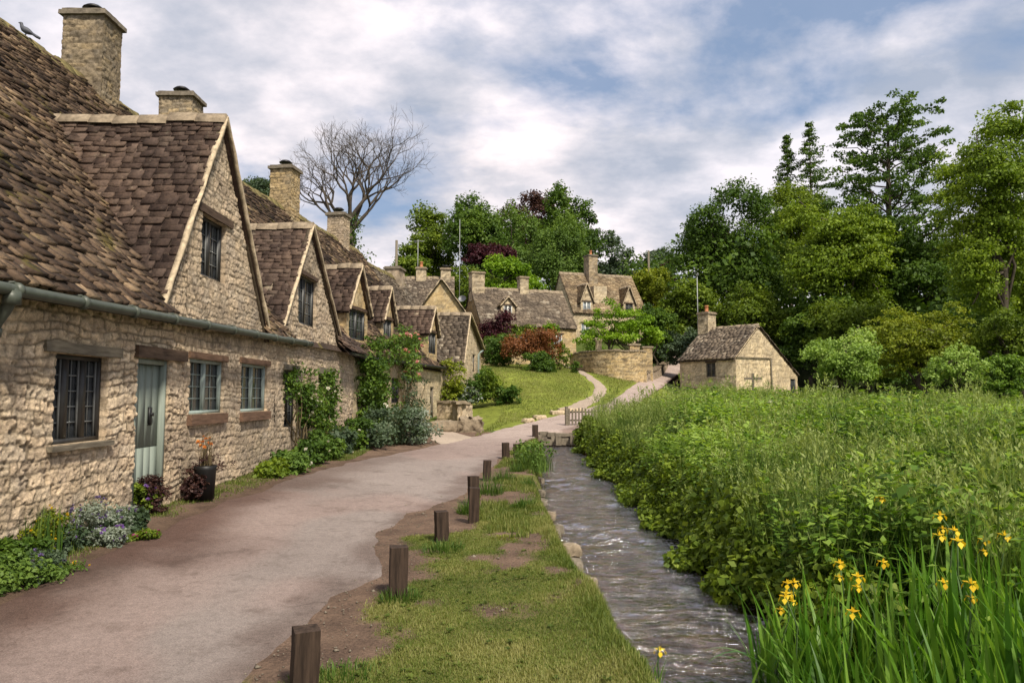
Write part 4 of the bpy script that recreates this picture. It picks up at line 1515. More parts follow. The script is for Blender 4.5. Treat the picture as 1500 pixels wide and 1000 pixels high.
# twin roofed cottage behind
h6 = hill_cottage('stone_cottage', 'pale roofed stone cottage with red chimney pot, highest on the hill', 5.4, 66, 6.4, math.radians(20), 7.4, 5.7, 2.9, 6.7, 'tile_pale', PALE, 111, [(.8, 1.6, .8, 1.8)])
chimney(h6, 2.55, 3.45, 2.0, 3.1, 5.2, 8.3, 113, CHIM * 1.15, .1, 'pot', weather=.2)
fl = MB()
stone_block(fl, 2.35, 3.65, .6, 2.6, 2.5, 5.3, seed=116, pal=PALE, res=.12, amp=.02, weather=.15)
fl.build('chimney_breast', M['stone'], h6)
ryh6 = lambda z: (z - 2.9) / 1.333
dormer(h6, .75, 1.95, 3.75, 5.35, .0, ryh6, 115, pal=PALE, frame='whiteframe', glass='glassblue', tile='tile_pale', res=.1)
dormer(h6, 5.0, 6.2, 3.75, 5.3, .0, ryh6, 117, pal=PALE, frame='darkframe', glass='glass', tile='tile_pale', res=.1)

# gabled cottage above the end of the row
h4 = hill_cottage('stone_cottage', 'stone cottage whose broad bare gable faces the stream, behind the end of the terrace', -9.3, 54.5, 3.2, math.radians(4), 5.0, 6.2, 4.0, 7.7, 'tile_grey', GOLD, 121)
b = MB()
p, L = line_path(2.5, -3.2, 5.9, -3.2, 0, -1)
stone_panel(b, p, 0, L, -.8, lambda u: np.minimum(4.25 + 2.35 * (1 - np.abs(u - 1.7) / 1.7), 6.55), (), .09, .02, 125, GOLD, joint=.75, weather=.15)
p, L = line_path(5.9, -3.2, 5.9, 3, 1, 0)
stone_panel(b, p, 0, L, -.8, top_const(4.25), (), .12, .02, 126, GOLD)
p, L = line_path(2.5, -3.2, 2.5, 3, -1, 0)
stone_panel(b, p, 0, L, -.8, top_const(4.25), (), .12, .02, 127, GOLD)
b.build('wing_wall', M['stone'], h4)
gable_roof(h4, 2.4, 4.15, 4.2, 6.65, 6.0, 4.15, -3.4, lambda z: 2.6, 'tile_grey', 128, 'wing_roof', (.2, .13))
rakes(h4, ((2.3, 4.05), (6.1, 4.05)), (4.2, 6.68), -3.2, .18, 27)
chimney(h4, 4.0, 4.75, 2.7, 3.6, 6.2, 8.3, 131, PALE, .1, 'cowl', 'ridge', weather=.15)
chimney(h4, 2.1, 2.85, 2.8, 3.5, 7.0, 8.35, 133, PALE, .1, 'pot', 'ridge', weather=.2)
am = MB()
tube(am, [(2.2, 3.2, 7.4), (2.2, 3.2, 10.7)], .03, 6)
tube(am, [(1.9, 3.2, 10.6), (2.7, 3.2, 10.6)], .02, 6)
for k in range(4):
    tube(am, [(2.0 + k * .17, 3.0, 10.6), (2.0 + k * .17, 3.4, 10.6)], .012, 4)
am.build('aerial', M['steel'], h4)

# ---- cottage beyond the meadow on the right
h7 = empty('stone_cottage', (11.0, 49.2, .9), math.radians(-50))
tag(h7, 'small honey coloured stone cottage standing alone beyond the meadow under the wood', 'cottage')
L7, W7, E7, R7, YM7, EB7 = 4.2, 7.2, 3.3, 5.35, 2.55, 2.35
b = MB()
p, L = line_path(0, 0, L7, 0, 0, -1)
stone_panel(b, p, 0, L7, -.6, top_const(E7), [(2.05, 2.75, 2.05, 2.95), (1.5, 2.3, .2, 1.2), (2.75, 3.55, .0, 1.2)], .08, .02, 141, GOLD * .25 + PALE * .95, weather=.12, joint=.85)
b.build('wall', M['stone'], h7)
core(h7, L7, W7, 2.2, 4.0).build('light_stop_core', M['stone'], h7)
end_wall(h7, L7, W7, E7, R7, 1, YM7, EB7, .08, 143, GOLD * .25 + PALE * .95, [(6.3, 6.95, .9, 2.0)], weather=.18, joint=.8)
end_wall(h7, 0, W7, E7, R7, -1, YM7, EB7, .1, 144, GOLD)
window(h7, 2.05, 2.75, 2.05, 2.95, FRONT, 'oak_grey', 2, (2, 3), .08, ('oak', .05, .1), ('mortar', .06, .08, .05))
window(h7, 1.5, 2.3, .2, 1.2, FRONT, 'whiteframe', 2, (2, 3), .08, None)
window(h7, 2.75, 3.55, .0, 1.2, FRONT, 'oak_grey', 1, (2, 3), .08, None)
lb = MB()
rough_box(lb, .9, 4.1, -.12, .1, 1.22, 1.38, .12, .012, 4)
lb.build('lintel', M['oak'], h7)
window(h7, 6.3, 6.95, .9, 2.0, Fr(L7, 0, 0, 1, 1, 0), 'darkframe', 1, (2, 3), .08, None)
main_roof(h7, L7, W7, E7, R7, .2, 'tile_grey', 145, None, (.2, .13), (.2, .42), .08, ym=YM7, zEb=EB7)
chimney(h7, -.05, .75, 2.1, 3.0, 4.0, 6.35, 147, PALE, .08, 'pot', 'ridge', weather=.2)
am = MB()
tube(am, [(-.12, 2.2, 4.5), (-.12, 2.2, 9.0)], .03, 6)
tube(am, [(-.12, 2.2, 8.95), (.5, 1.4, 9.05)], .022, 6)
for k in range(4):
    tube(am, [(.05 + k * .14, 1.83 - k * .17, 9.0), (.15 + k * .14, 1.95 - k * .17, 9.02)], .012, 4)
am.build('aerial', M['steel'], h7)
dm = MB()
for (a, c) in (((.9, E7 - .08), (4.35, E7 - .12)),):
    pass
tube(dm, [(L7 + .07, .0, E7 - .06), (L7 + .07, 3.9, E7 - .02)], .035, 6)
tube(dm, [(L7 + .08, 3.9, E7 - .05), (L7 + .08, 3.92, -.4)], .045, 6)
dm.build('downpipe', M['oak_grey'], h7)
ln = empty('lean_to_shed', (10.4, 49.9, .9), math.radians(-50))
tag(ln, 'low stone lean-to shed at the left end of the lone cottage', 'shed')
b = MB()
p, L = line_path(-1.1, .5, .35, .5, 0, -1)
stone_panel(b, p, 0, L, -.6, lambda u: 1.0 + u * .7, [(.5, 1.0, .3, 1.1)], .08, .02, 151, GOLD)
b.build('wall', M['stone'], ln)
b = MB()
slates(b, (-1.3, .3, 1.0), (0, 1, 0), (.82, 0, .57), 2.0, lambda q: 0.0, lambda q: 2.4, .22, .2, (.25, .5), .04, 153)
b.build('roof', M['tile'], ln)
window(ln, .5, 1.0, .3, 1.1, Fr(-1.1, .5, 1, 0, 0, -1), 'darkframe', 1, None, .08)

# ---- garden walls, steps, fence
def curve_path(pts):
    P = np.array(pts, float)
    n = 60
    s = np.concatenate(([0], np.cumsum(np.linalg.norm(np.diff(P, axis=0), axis=1))))
    t = np.linspace(0, s[-1], n)
    Q = np.stack([np.interp(t, s, P[:, k]) for k in range(2)], 1)
    for _ in range(6):
        Q[1:-1] = (Q[:-2] + 2 * Q[1:-1] + Q[2:]) / 4
    T = unit(np.gradient(Q, axis=0))
    Nn = np.stack((T[:, 1], -T[:, 0]), 1)

    def f(u):
        return tuple(np.interp(u, t, a) for a in (Q[:, 0], Q[:, 1], Nn[:, 0], Nn[:, 1]))
    return f, s[-1]


def stone_wall(name, label, pts, z0, z1, th=.4, res=.07, seed=0, pal=GOLD, cope=True, slope=0.0):
    b = MB()
    f, L = curve_path(pts)
    zt = lambda u: z1 + slope * np.asarray(u) + (fbm(np.asarray(u) * 1.1, .3, seed, 3) - .5) * .12
    stone_panel(b, f, 0, L, z0, zt, (), res, .035, seed, pal, (.06, .13), (.15, .4), 1.1, .35, weather=.2)
    u = np.linspace(0, L, 60)
    X, Y, NX, NY = f(u)
    back = lambda q: tuple(np.interp(q, u, a) for a in (X - NX * th, Y - NY * th, -NX, -NY))
    stone_panel(b, back, 0, L, z0, zt, (), res * 2, .03, seed + 1, pal)
    z = zt(u) - .012
    V = np.concatenate((np.stack((X, Y, z), 1), np.stack((X - NX * th, Y - NY * th, z), 1)))
    k = np.arange(59)
    b.add(V, np.stack((k, k + 1, k + 61, k + 60), -1), c=np.array((.42, .34, .22)))
    o = b.build(name, M['stone'])
    tag(o, label, 'wall')
    if cope:
        c = MB()
        a = 0
        rng = np.random.default_rng(seed)
        while a < L - .2:
            wd = min(rng.uniform(.25, .5), L - a)
            x, y, nx, ny = (float(q) for q in f(a + wd / 2))
            Mx = Matrix.Translation((x - nx * th / 2, y - ny * th / 2, float(zt(a + wd / 2)))) @ Matrix.Rotation(math.atan2(ny, nx) + math.pi / 2, 4, 'Z')
            A = np.array(Mx)
            rough_box(c, -wd / 2 + .01, wd / 2 - .01, -th / 2 - .05, th / 2 + .05, .0, rng.uniform(.07, .12), .15, .02, int(a * 30), M=lambda V, A=A: V @ A[:3, :3].T + A[:3, 3], r=rng.uniform())
            a += wd
        c.build('coping', M['ridge'], o)
    return o


stone_wall('garden_wall', 'curved dry stone garden wall above the lawn, in front of the bright acers', [(4.0, 52), (4.2, 48.2), (5.0, 46.2), (6.3, 45.4), (7.6, 45.8), (8.4, 46.8)], 2.2, 4.48, seed=201)
for k, (x, y, lab) in enumerate(((7.55, 46.3, 'square stone gate pier at the near end of the curved garden wall'), (8.75, 48.6, 'square stone gate pier beside the hill road, farther of the two'))):
    b = MB()
    stone_block(b, -.3, .3, -.3, .3, -2.2, .0, seed=210 + k, pal=GOLD, res=.08, amp=.02, weather=.2)
    o = b.build('gate_pier', M['stone'])
    o.location = (x, y, 4.85)
    tag(o, lab, 'gate pier', 'gate piers by the hill road')
    c = MB()
    rough_box(c, -.36, .36, -.36, .36, .0, .1, .12, .012, k)
    c.build('pier_cap', M['ridge'], o)
stone_wall('road_wall', 'low mossy stone wall running up beside the hill road', [(8.2, 46.6), (9.4, 49.5), (11.0, 54.5), (12.3, 59)], 2.0, 3.1, seed=205, slope=.10, pal=GREY, th=.35, res=.1)
a0, a1 = hit(634, 618), hit(684, 626)
stone_wall('garden_retaining_wall', 'low stone retaining wall of the raised flower bed beside the cottages', [(a0[0] + .1, a0[1] + .6), (a0[0] + .9, a0[1] + .2), (a1[0] - .4, a1[1] + .3), (a1[0] + .15, a1[1] + 1.2)], .4, 1.45, seed=207, pal=BUFF, th=.35, res=.06)


def rock(name, label, group, x, y, z, sx, sy, sz, seed, mat='ridge', cat='stone', rz=0.0):
    b = MB()
    rough_box(b, -sx, sx, -sy, sy, -sz, sz, max(sx, sy) / 5, min(sx, sy, sz) * .5, seed, rnd=.38)
    o = b.build(name, M[mat], None, True)
    o.location = (x, y, z)
    o.rotation_euler = (0, 0, rz)
    tag(o, label, cat, group)
    return o


p_ = hit(668, 632)
rock('boulder', 'large pale boulder at the corner of the raised flower bed', None, p_[0] + .5, p_[1] + .3, p_[2] + .2, .42, .36, .3, 5, cat='boulder')
rock('boulder', 'flat topped stone trough beside the raised bed', None, p_[0] - .45, p_[1] + .1, p_[2] + .16, .55, .4, .2, 9, cat='boulder')
for k, (px, py, sx, sy, lab) in enumerate(((836, 603, .55, .3, 'wide flat stone step at the foot of the lawn footpath'), (816, 606, .3, .2, 'small pale stone on the lawn edge beside the footpath step'), (790, 613, .28, .18, 'low pale stone on the lawn edge between two others'), (773, 618, .25, .15, 'leftmost pale stone along the lawn edge'))):
    p_ = hit(px, py)
    rock('edge_stone', lab, 'stones along the lawn edge', p_[0], p_[1], p_[2] + .05, sx, sy, .09, 31 + k, 'mortar', rz=.3 * k)

# stones along the left bank and the culvert mouth
SB = [(797, 812, .19), (792, 790, .2), (786, 772, .17), (797, 762, .2), (789, 744, .16), (794, 727, .15), (780, 716, .14), (799, 838, .16), (789, 700, .15)]
SLAB = ['pale rounded bank stone at the water, below the mossy patch', 'brown flat bank stone in the middle of the stack', 'reddish bank stone beside the dirt bank', 'broad pale bank stone at the bend', 'grey bank stone near the green tufts', 'small pale bank stone beside the grass tuft', 'small bank stone half hidden in grass', 'lowest pale bank stone at the tip of the turf', 'farthest bank stone near the bushy plant']
for k, ((px, py, s), lab) in enumerate(zip(SB, SLAB)):
    p_ = at(px, py, F_PX * (CAM_Z + .12) / (py - HOR))
    xl_, _, zw_ = stream(p_[1])
    s *= .72
    rock('bank_stone', lab, 'stones along the left bank', float(xl_) - .06 + .06 * math.sin(k * 2), p_[1], float(zw_) + .08, s, s * .7, .075, 51 + k, ('cap', 'ridge', 'cap')[k % 3], rz=k * .7)
cu = MB()
for k in range(12):
    x = .7 + k * .17
    rough_box(cu, x, x + .19, 26.75 + .12 * math.sin(k * 2.1), 27.2, .02 + .0 * k, .30 + .07 * math.sin(k * 1.7), .1, .035, 70 + k, r=.5)
for k in range(8):
    x = .45 + k * .27
    rough_box(cu, x, x + .3, 26.95 + .1 * math.sin(k * 1.3), 27.7, .31, .45 + .03 * math.sin(k), .1, .03, 90 + k)
cu = cu.build('culvert', M['cap'])
tag(cu, 'rough stone culvert edge where the stream comes from under the road', 'culvert')

fp0 = at(832, 632, 29.0)
fe = empty('picket_fence', (fp0[0], 29.0, float(ground(fp0[0], 29.0))), math.radians(10))
tag(fe, 'short grey picket fence at the head of the stream', 'fence')
rl = MB()
for z in (.18, .5):
    box(rl, 0, 1.5, .02, .06, z, z + .06)
rl.build('rail', M['oak_grey'], fe)
for k in range(11):
    q = MB()
    rough_box(q, .02 + k * .13, .08 + k * .13, -.012, .016, .03, .66 + .03 * math.sin(k * 5), .1, .004, k)
    q.build('picket', M['oak_grey'], fe)
q = MB()
rough_box(q, -.1, .0, -.05, .08, -.2, .75, .1, .006, 77)
q.build('fence_post', M['oak_grey'], fe)

# ---- timber posts along the road edge
POSTS = [(445, 1012, .50, .19, 'dark square timber post nearest the camera, cut off by the bottom edge'),
         (583, 872, .0, .15, 'dark tall timber post with grass at its foot, on the turf corner'),
         (647, 792, .0, .15, 'dark timber post standing in a bright green tuft'),
         (694, 767, .0, .13, 'weathered brown timber post in front of its twin'),
         (694, 740, .0, .15, 'timber post just behind its paler twin, grass at its left'),
         (713, 704, .0, .13, 'slim timber post between the twin posts and the far pair'),
         (741, 672, .0, .12, 'timber post at the road edge, left one of the far pair'),
         (756, 672, .0, .12, 'short timber post beside the bushy plant, right one of the far pair'),
         (784, 640, .0, .14, 'small pale timber post beside the culvert, farthest of all')]
PTOP = [920, 800, 748, 714, 697, 674, 648, 650, 622]
POSTW = []
for k, (px, py, _, wd, lab) in enumerate(POSTS):
    p_ = hit(px, py)
    h = float(at(px, PTOP[k], p_[1])[2] - p_[2])
    b = MB()
    wq = [.085, .078, .072, .066, .072, .070, .078, .07, .09][k]
    if k == 0:
        wq = .076
    rough_box(b, -wq, wq, -wq, wq, -.2, h, .035, .006, 300 + k, r=.5)
    o = b.build('timber_post', M['post'])
    o.location = (p_[0], p_[1], p_[2])
    o.rotation_euler = (math.radians((1.5, -1, 1, .5, -1.5, 1, 2, -2, 0)[k]), math.radians((1, .5, -1.5, 1, -1, 1.5, -2, 2, 0)[k]), math.radians((24, 12, 18, 6, 20, 10, 15, 8, 5)[k]))
    tag(o, lab, 'post', 'timber posts along the road edge')
    POSTW.append(p_)

# utility poles
for px, y0, y1, Y, lab in ((581, 352, 405, 58, 'tall grey timber utility pole behind the terrace roof'), (950, 367, 430, 78, 'thin pale utility pole among the trees at the top of the road')):
    a, c = at(px, y0, Y), at(px, y1, Y)
    b = MB()
    gz = float(ground(a[0], Y))
    tube(b, [(0, 0, 0), (0, 0, a[2] - gz)], [.13, .1], 8)
    o = b.build('utility_pole', M['oak_grey'])
    o.location = (a[0], Y, gz)
    tag(o, lab, 'pole', 'utility poles')
cr = at(1103, 556, 40)
b = MB()
rough_box(b, -.06, .06, -.05, .05, -1.2, .35, .12, .008, 5)
rough_box(b, -.45, .45, -.045, .045, .0, .12, .12, .008, 6)
o = b.build('signpost', M['oak_grey'])
o.location = cr
tag(o, 'grey timber cross-shaped post standing in the meadow before the lone cottage', 'post')

# pigeon on the ridge
pg_ = at(13, 27, 13.9)
pw = np.array((-9.45, 13.6, 8.6 + .0))
pg = MB()
prof = np.array([(-.17, .0, .012), (-.12, .005, .03), (-.05, .02, .06), (.02, .035, .075), (.08, .055, .068), (.12, .09, .045), (.14, .13, .036), (.155, .16, .038), (.18, .165, .026), (.20, .16, .012), (.215, .155, .004)])
tube(pg, np.stack((prof[:, 0], prof[:, 0] * 0, prof[:, 1] + .08), 1), prof[:, 2], 10)
tube(pg, [(-.10, 0, .09), (-.20, 0, .055), (-.28, 0, .035)], [.03, .035, .03], 6)
for s in (-.025, .025):
    tube(pg, [(.01, s, .07), (.015, s, .0)], .008, 5)
po = pg.build('pigeon', mat_plain('pigeon_feathers', (.07, .075, .09), .6, .4, 14), None, True)
po.location = (-9.43, 14.1, 8.72)
po.rotation_euler = (0, math.radians(-12), math.radians(200))
po.scale = (.85, .85, .85)
tag(po, 'grey pigeon perched on the ridge of the nearest roof', 'pigeon')
# ================================================================== TREES
def clump_leaves(mb, C, cr, k, lsz, rng, flat=.6, tint=None, droop=0.0, up=.35, centre=None):
    """k leaves round each cluster centre"""
    n = len(C)
    cr = np.broadcast_to(np.asarray(cr, float), (n,))
    d = rng.normal(size=(n, k, 3))
    d /= np.linalg.norm(d, axis=2, keepdims=True)
    rad = rng.uniform(.25, 1, (n, k, 1)) ** .7
    off = d * rad * cr[:, None, None] * np.array((1, 1, flat))
    P = (C[:, None] + off).reshape(-1, 3)
    out = d.reshape(-1, 3)
    if centre is not None:
        o2 = unit(C - centre)
        out = unit(out + np.repeat(o2, k, 0) * .7)
    N = unit(out * .6 + rng.normal(size=out.shape) * .45 + np.array((0, 0, up)))
    D = unit(rng.normal(size=out.shape) + out * .3 + np.array((0, 0, -.25 - droop)))
    D = unit(D - N * (D * N).sum(1, keepdims=True) * .8)
    m = len(P)
    s = lsz * rng.uniform(.65, 1.35, m)
    t = (rng.uniform(0, 1, n) if tint is None else tint)
    r = np.clip(np.repeat(t, k) * .62 + rng.uniform(-.2, .2, m) + .2, 0, 1)
    leaves(mb, P, D, N, s, s * rng.uniform(.55, .8, m), r)


def limb(mb, a, b, r0, r1, rng, n=6, sag=.12, sides=6):
    a, b = np.asarray(a, float), np.asarray(b, float)
    t = np.linspace(0, 1, n)[:, None]
    L = np.linalg.norm(b - a)
    w = rng.normal(size=(n, 3)) * .035 * L
    w[0] = w[-1] = 0
    P = a + (b - a) * t + w + np.array((0, 0, 1)) * (np.sin(t * np.pi) * sag * L)
    tube(mb, P, r0 + (r1 - r0) * t[:, 0], sides)
    return P


def crown(c, R_, rng, lobes, ncl, lobe_r=(.34, .5), shape='round'):
    """cluster centres spread over uneven lobes"""
    lc = []
    for i in range(lobes):
        for _ in range(40):
            d = rng.normal(size=3)
            d /= np.linalg.norm(d)
            q = d * rng.uniform(.38, .80)
            q[2] = q[2] if q[2] > -.5 else q[2] * .8
            if shape == 'dome':
                q[2] = abs(q[2]) * .9 - .18
            if shape == 'cone':
                q[2] = rng.uniform(-.8, .85)
                q[:2] *= (1 - (q[2] + .8) / 1.75) * 1.15
            if all(np.linalg.norm(q - p) > .26 for p in lc):
                break
        lc.append(q)
    lc.append(np.array((0, 0, -.05)))
    lc = np.array(lc)
    lr = rng.uniform(*lobe_r, len(lc))
    which = rng.choice(len(lc), ncl, p=lr ** 2 / np.sum(lr ** 2))
    d = rdir(ncl, rng)
    d[:, 2] = np.where(d[:, 2] < -.35, -d[:, 2] * .6, d[:, 2])
    rad = lr[which] * rng.uniform(.55, 1.04, ncl) ** .6
    C = lc[which] + d * rad[:, None]
    tint = np.clip(rng.normal(.45, .16, ncl) + rng.normal(0, .14, len(lc))[which] + d[:, 2] * .10, 0, 1)
    return c + C * R_, c + lc * R_, tint


def tree(label, px, yt, yb, hw, Y, leaf, seed, n=9000, lsz=.3, lobes=9, name='tree', group=None, shape='round', trunk=True, clr=.11, flat=.6, tr=None, droop=0., cat='tree', k=26, deep=.85, bark='bark', limbs=12, lobe_r=(.34, .5), gz=None, layer=0.0):
    rng = np.random.default_rng(seed)
    sc = Y / F_PX
    c = at(px, (yt + yb) / 2, Y)
    R_ = np.array((hw * sc, hw * sc * deep, (yb - yt) / 2 * sc)) * np.array((1.22, 1.2, 1.06))
    n, lsz, lobes = int(n * 1.9), lsz * .82, lobes + 5
    gz = float(ground(c[0], Y)) if gz is None else gz
    root = empty(name, (c[0], Y, gz))
    tag(root, label, cat, group)
    cl = np.array((0, 0, c[2] - gz))
    C, LC, tint = crown(cl, R_ * .86, rng, lobes, max(8, n // k), lobe_r, shape)
    if layer:
        rr = np.linalg.norm((C - cl)[:, :2], axis=1)
        ph = np.arctan2((C - cl)[:, 1], (C - cl)[:, 0])
        q = (C[:, 2] + rr * .16 + np.sin(ph * 2 + seed) * layer * .35) / layer + fbm(C[:, 0] * .45, C[:, 1] * .45 + C[:, 2] * .12, seed, 3) * 3
        C[:, 2] += (np.round(q) - q) * layer * .55 + rng.normal(0, .12, len(C)) * layer
    m = C[:, 2] > .15
    C, tint = C[m], tint[m]
    f = MB()
    clump_leaves(f, C, np.mean(R_) * clr * rng.uniform(.7, 1.4, len(C)), k, lsz, rng, flat, tint, droop, centre=cl)
    f.build('crown', LEAF[leaf], root)
    if trunk:
        w = MB()
        tr = tr or max(.06, R_[0] * .055)
        top = cl + np.array((0, 0, R_[2] * .35))
        b0 = np.array((0, 0, -.3))
        T = limb(w, b0, top, tr, tr * .35, rng, 8, 0.0, 8)
        for j in range(limbs):
            s = T[rng.integers(3, 8)]
            e = LC[j % len(LC)] + rng.normal(size=3) * R_ * .12
            q = limb(w, s, e, tr * .4, tr * .1, rng, 6, .08, 5)
            for _ in range(2):
                e2 = C[rng.integers(len(C))]
                if np.linalg.norm(e2 - q[3]) < np.mean(R_) * .8:
                    limb(w, q[3], e2, tr * .14, tr * .04, rng, 5, .05, 4)
        w.build('trunk', M[bark], root)
    return root


GB, GR = 'trees on the hilltop behind the cottages', 'trees of the wood on the right'
tree('soft green airy tree left of the big round hilltop group', 622, 305, 470, 52, 100, 'mid', 1, 9000, .42, 9, 'broadleaf_tree', GB)
tree('big dark rounded tree, left one of the hilltop group', 706, 270, 490, 54, 95, 'dark', 2, 15000, .42, 9, 'broadleaf_tree', GB)
tree('copper leaved tree top between the two dark hilltop trees', 783, 262, 440, 50, 104, 'copper', 3, 11000, .42, 9, 'copper_beech', GB)
tree('dark green tree at the right end of the hilltop group', 832, 260, 470, 44, 98, 'dark', 4, 12000, .42, 8, 'broadleaf_tree', GB)
tree('mid green birch in front of the hilltop group, left of the weeping one', 752, 298, 470, 46, 86, 'birch', 5, 11000, .3, 9, 'birch_tree', GB, flat=1.0, droop=.6)
tree('soft weeping green tree right above the roof of the low cottage', 822, 306, 470, 50, 82, 'birch', 6, 14000, .28, 9, 'birch_tree', GB, flat=1.2, droop=.9)
tree('dark red maple above the low cottage', 722, 348, 410, 40, 78, 'purple', 7, 5000, .3, 7, 'red_maple', GB, shape='dome')
tree('bright lime green tree right behind the low cottage roof', 750, 370, 470, 52, 70, 'bright', 8, 9000, .26, 9, 'lime_green_tree', GB)
tree('dark green bushy tree between the gabled and the low cottage', 688, 388, 490, 44, 74, 'mid', 9, 7000, .3, 8, 'broadleaf_tree', GB)
tree('dark green narrow tree in the gap left of the long low cottage', 666, 384, 490, 24, 82, 'mid', 19, 3500, .3, 7, 'broadleaf_tree', GB)
tree('grey green rounded tree right of the red chimney pot', 903, 338, 470, 40, 100, 'grey', 10, 7000, .4, 8, 'broadleaf_tree', GB)
tree('pale grey green tree at the top of the hill road', 965, 346, 470, 36, 100, 'grey', 11, 5000, .4, 7, 'broadleaf_tree', GB, clr=.14)
tree('small copper tree at the top of the hill road', 968, 380, 430, 22, 92, 'copper', 12, 2500, .35, 6, 'copper_beech', GB)
tree('yellow green spreading tree above the hill road', 945, 388, 475, 44, 76, 'yellow', 13, 8000, .3, 9, 'broadleaf_tree', GB)
tree('low dark tree behind the left utility pole', 590, 372, 440, 40, 85, 'mid', 14, 4500, .35, 7, 'broadleaf_tree', GB)
tree('pale young tree peeking over the terrace roof beside the chimney', 388, 243, 330, 40, 55, 'grey', 15, 2600, .2, 8, 'broadleaf_tree', None, clr=.13)
tree('dark green bushy tree left of the lone cottage, overhanging the hill road', 1000, 400, 550, 48, 62, 'mid', 16, 9000, .28, 9, 'broadleaf_tree', None, gz=3.5)
tree('grey green drooping bush beside the hill road by the lone cottage', 1003, 455, 560, 34, 53, 'grey', 17, 5000, .2, 8, 'willow_bush', None, droop=.6, cat='bush')
tree('dark bush at the top of the garden wall pier', 962, 455, 560, 28, 60, 'dark', 18, 4500, .25, 7, 'evergreen_bush', None, cat='bush', trunk=False)

# right wood
tree('big dark sycamore at the left edge of the right wood', 1065, 258, 500, 82, 68, 'dark', 21, 24000, .30, 16, 'sycamore_tree', GR, lobe_r=(.26, .44))
tree('lighter green tree behind the sycamore, in front of the spruces', 1150, 240, 480, 66, 74, 'mid', 22, 17000, .30, 14, 'broadleaf_tree', GR, lobe_r=(.2, .4))
tree('light green maple in the middle of the right wood, left of the tall dark tree', 1228, 258, 520, 92, 58, 'lush', 23, 26000, .26, 15, 'maple_tree', GR, flat=.3, layer=1.5, lobe_r=(.22, .42))
tree('dark undergrowth tree behind the lone cottage chimney', 1105, 400, 560, 60, 60, 'mid', 24, 9000, .26, 9, 'broadleaf_tree', GR)
tree('dark low tree right of the lone cottage roof', 1190, 430, 570, 62, 56, 'dark', 25, 9000, .26, 9, 'broadleaf_tree', GR)
tree('dark tree filling the wood behind the tall dark trunk', 1370, 330, 570, 95, 60, 'dark', 26, 18000, .3, 11, 'broadleaf_tree', GR)
tree('very large light green cherry at the right edge', 1455, 96, 560, 98, 44, 'lush', 27, 26000, .21, 16, 'cherry_tree', GR, flat=.28, lobe_r=(.16, .32), layer=1.25)
tree('light green tree cut off by the right edge', 1540, 215, 570, 100, 48, 'lush', 28, 16000, .24, 12, 'cherry_tree', GR, flat=.28, layer=1.4, lobe_r=(.18, .36))
tree('dark tree between the maple and the tall trunk, low down', 1270, 420, 575, 80, 54, 'mid', 29, 11000, .26, 10, 'broadleaf_tree', GR)
tree('pale leaved young tree standing in front of the wood, right of the lone cottage', 1236, 462, 590, 62, 35, 'willow', 30, 6200, .15, 12, 'willow_bush', None, cat='bush', clr=.15, lobe_r=(.18, .36))
tree('yellow green shrub with orange tinted tips before the wood', 1345, 440, 580, 82, 40, 'yellow', 31, 9000, .17, 12, 'yellow_shrub', None, cat='bush', flat=.3, layer=.8)
tree('whitish green willow bush low in front of the yellow shrub', 1400, 500, 585, 50, 31, 'willow', 32, 2600, .12, 8, 'willow_bush', None, cat='bush', clr=.13)
tree('mid green bush at the right edge of the meadow', 1490, 440, 585, 60, 37, 'mid', 33, 7000, .17, 9, 'broadleaf_bush', None, cat='bush')
tree('green bush low before the wood, right of the whitish willow', 1460, 515, 590, 48, 33, 'meadow', 34, 4000, .14, 8, 'broadleaf_bush', None, cat='bush')
tree('dark bush filling the foot of the wood behind the pale young tree', 1300, 480, 585, 70, 46, 'dark', 35, 8000, .2, 9, 'broadleaf_bush', None, cat='bush')


def layered_tree(label, px, yt, yb, yg, hw, Y, leaf, seed):
    """tall dark tree with a bare trunk and leaf pads on level boughs"""
    rng = np.random.default_rng(seed)
    sc = Y / F_PX
    c = at(px, yb, Y)
    gz = float(ground(c[0], Y))
    root = empty('layered_tree', (c[0], Y, gz))
    tag(root, label, 'tree', GR)
    H = at(px, yt, Y)[2] - gz
    w, f = MB(), MB()
    zc0 = at(px, yb, Y)[2] - gz
    T = np.stack((np.array([.9, .8, .3, .1, -.1, -.1, 0, 0.1]), np.zeros(8), np.linspace(-.3, H * .95, 8)), 1)
    tube(w, T, np.linspace(.5, .08, 8), 8)
    C, cr, tint = [], [], []
    nb = 66
    for j in range(nb):
        t = (j + rng.uniform(0, 1)) / nb
        z = zc0 + (H - zc0) * t
        R_ = hw * sc * (.35 + .65 * math.sin(math.pi * (.22 + .66 * (1 - t)))) * (.55 + .45 * (1 - t ** 3)) * rng.uniform(.6, 1.1)
        a = j * 2.4 + rng.normal(0, .3)
        e = np.array((math.cos(a) * R_, math.sin(a) * R_, z + rng.uniform(-.2, .9)))
        s = np.array((0, 0, max(.5, z - R_ * .35)))
        q = limb(w, s, e, .11 * (1 - t) + .04, .02, rng, 6, .03, 5)
        for u in (.45, .65, .82, 1.0):
            for _ in range(2):
                b = s + (e - s) * u + rng.normal(size=3) * np.array((.7, .7, .22))
                C.append(b)
                cr.append(rng.uniform(.5, 1.05) * (.7 + .3 * (1 - t)))
                tint.append(rng.uniform(0, .8))
    clump_leaves(f, np.array(C), np.array(cr), 52, .24, rng, .36, np.array(tint))
    f.build('crown', LEAF[leaf], root)
    w.build('trunk', M['bark'], root)


layered_tree('tall dark tree with layered boughs and a bare leaning trunk, highest of the wood', 1308, 162, 420, 560, 104, 61, 'dark', 41)


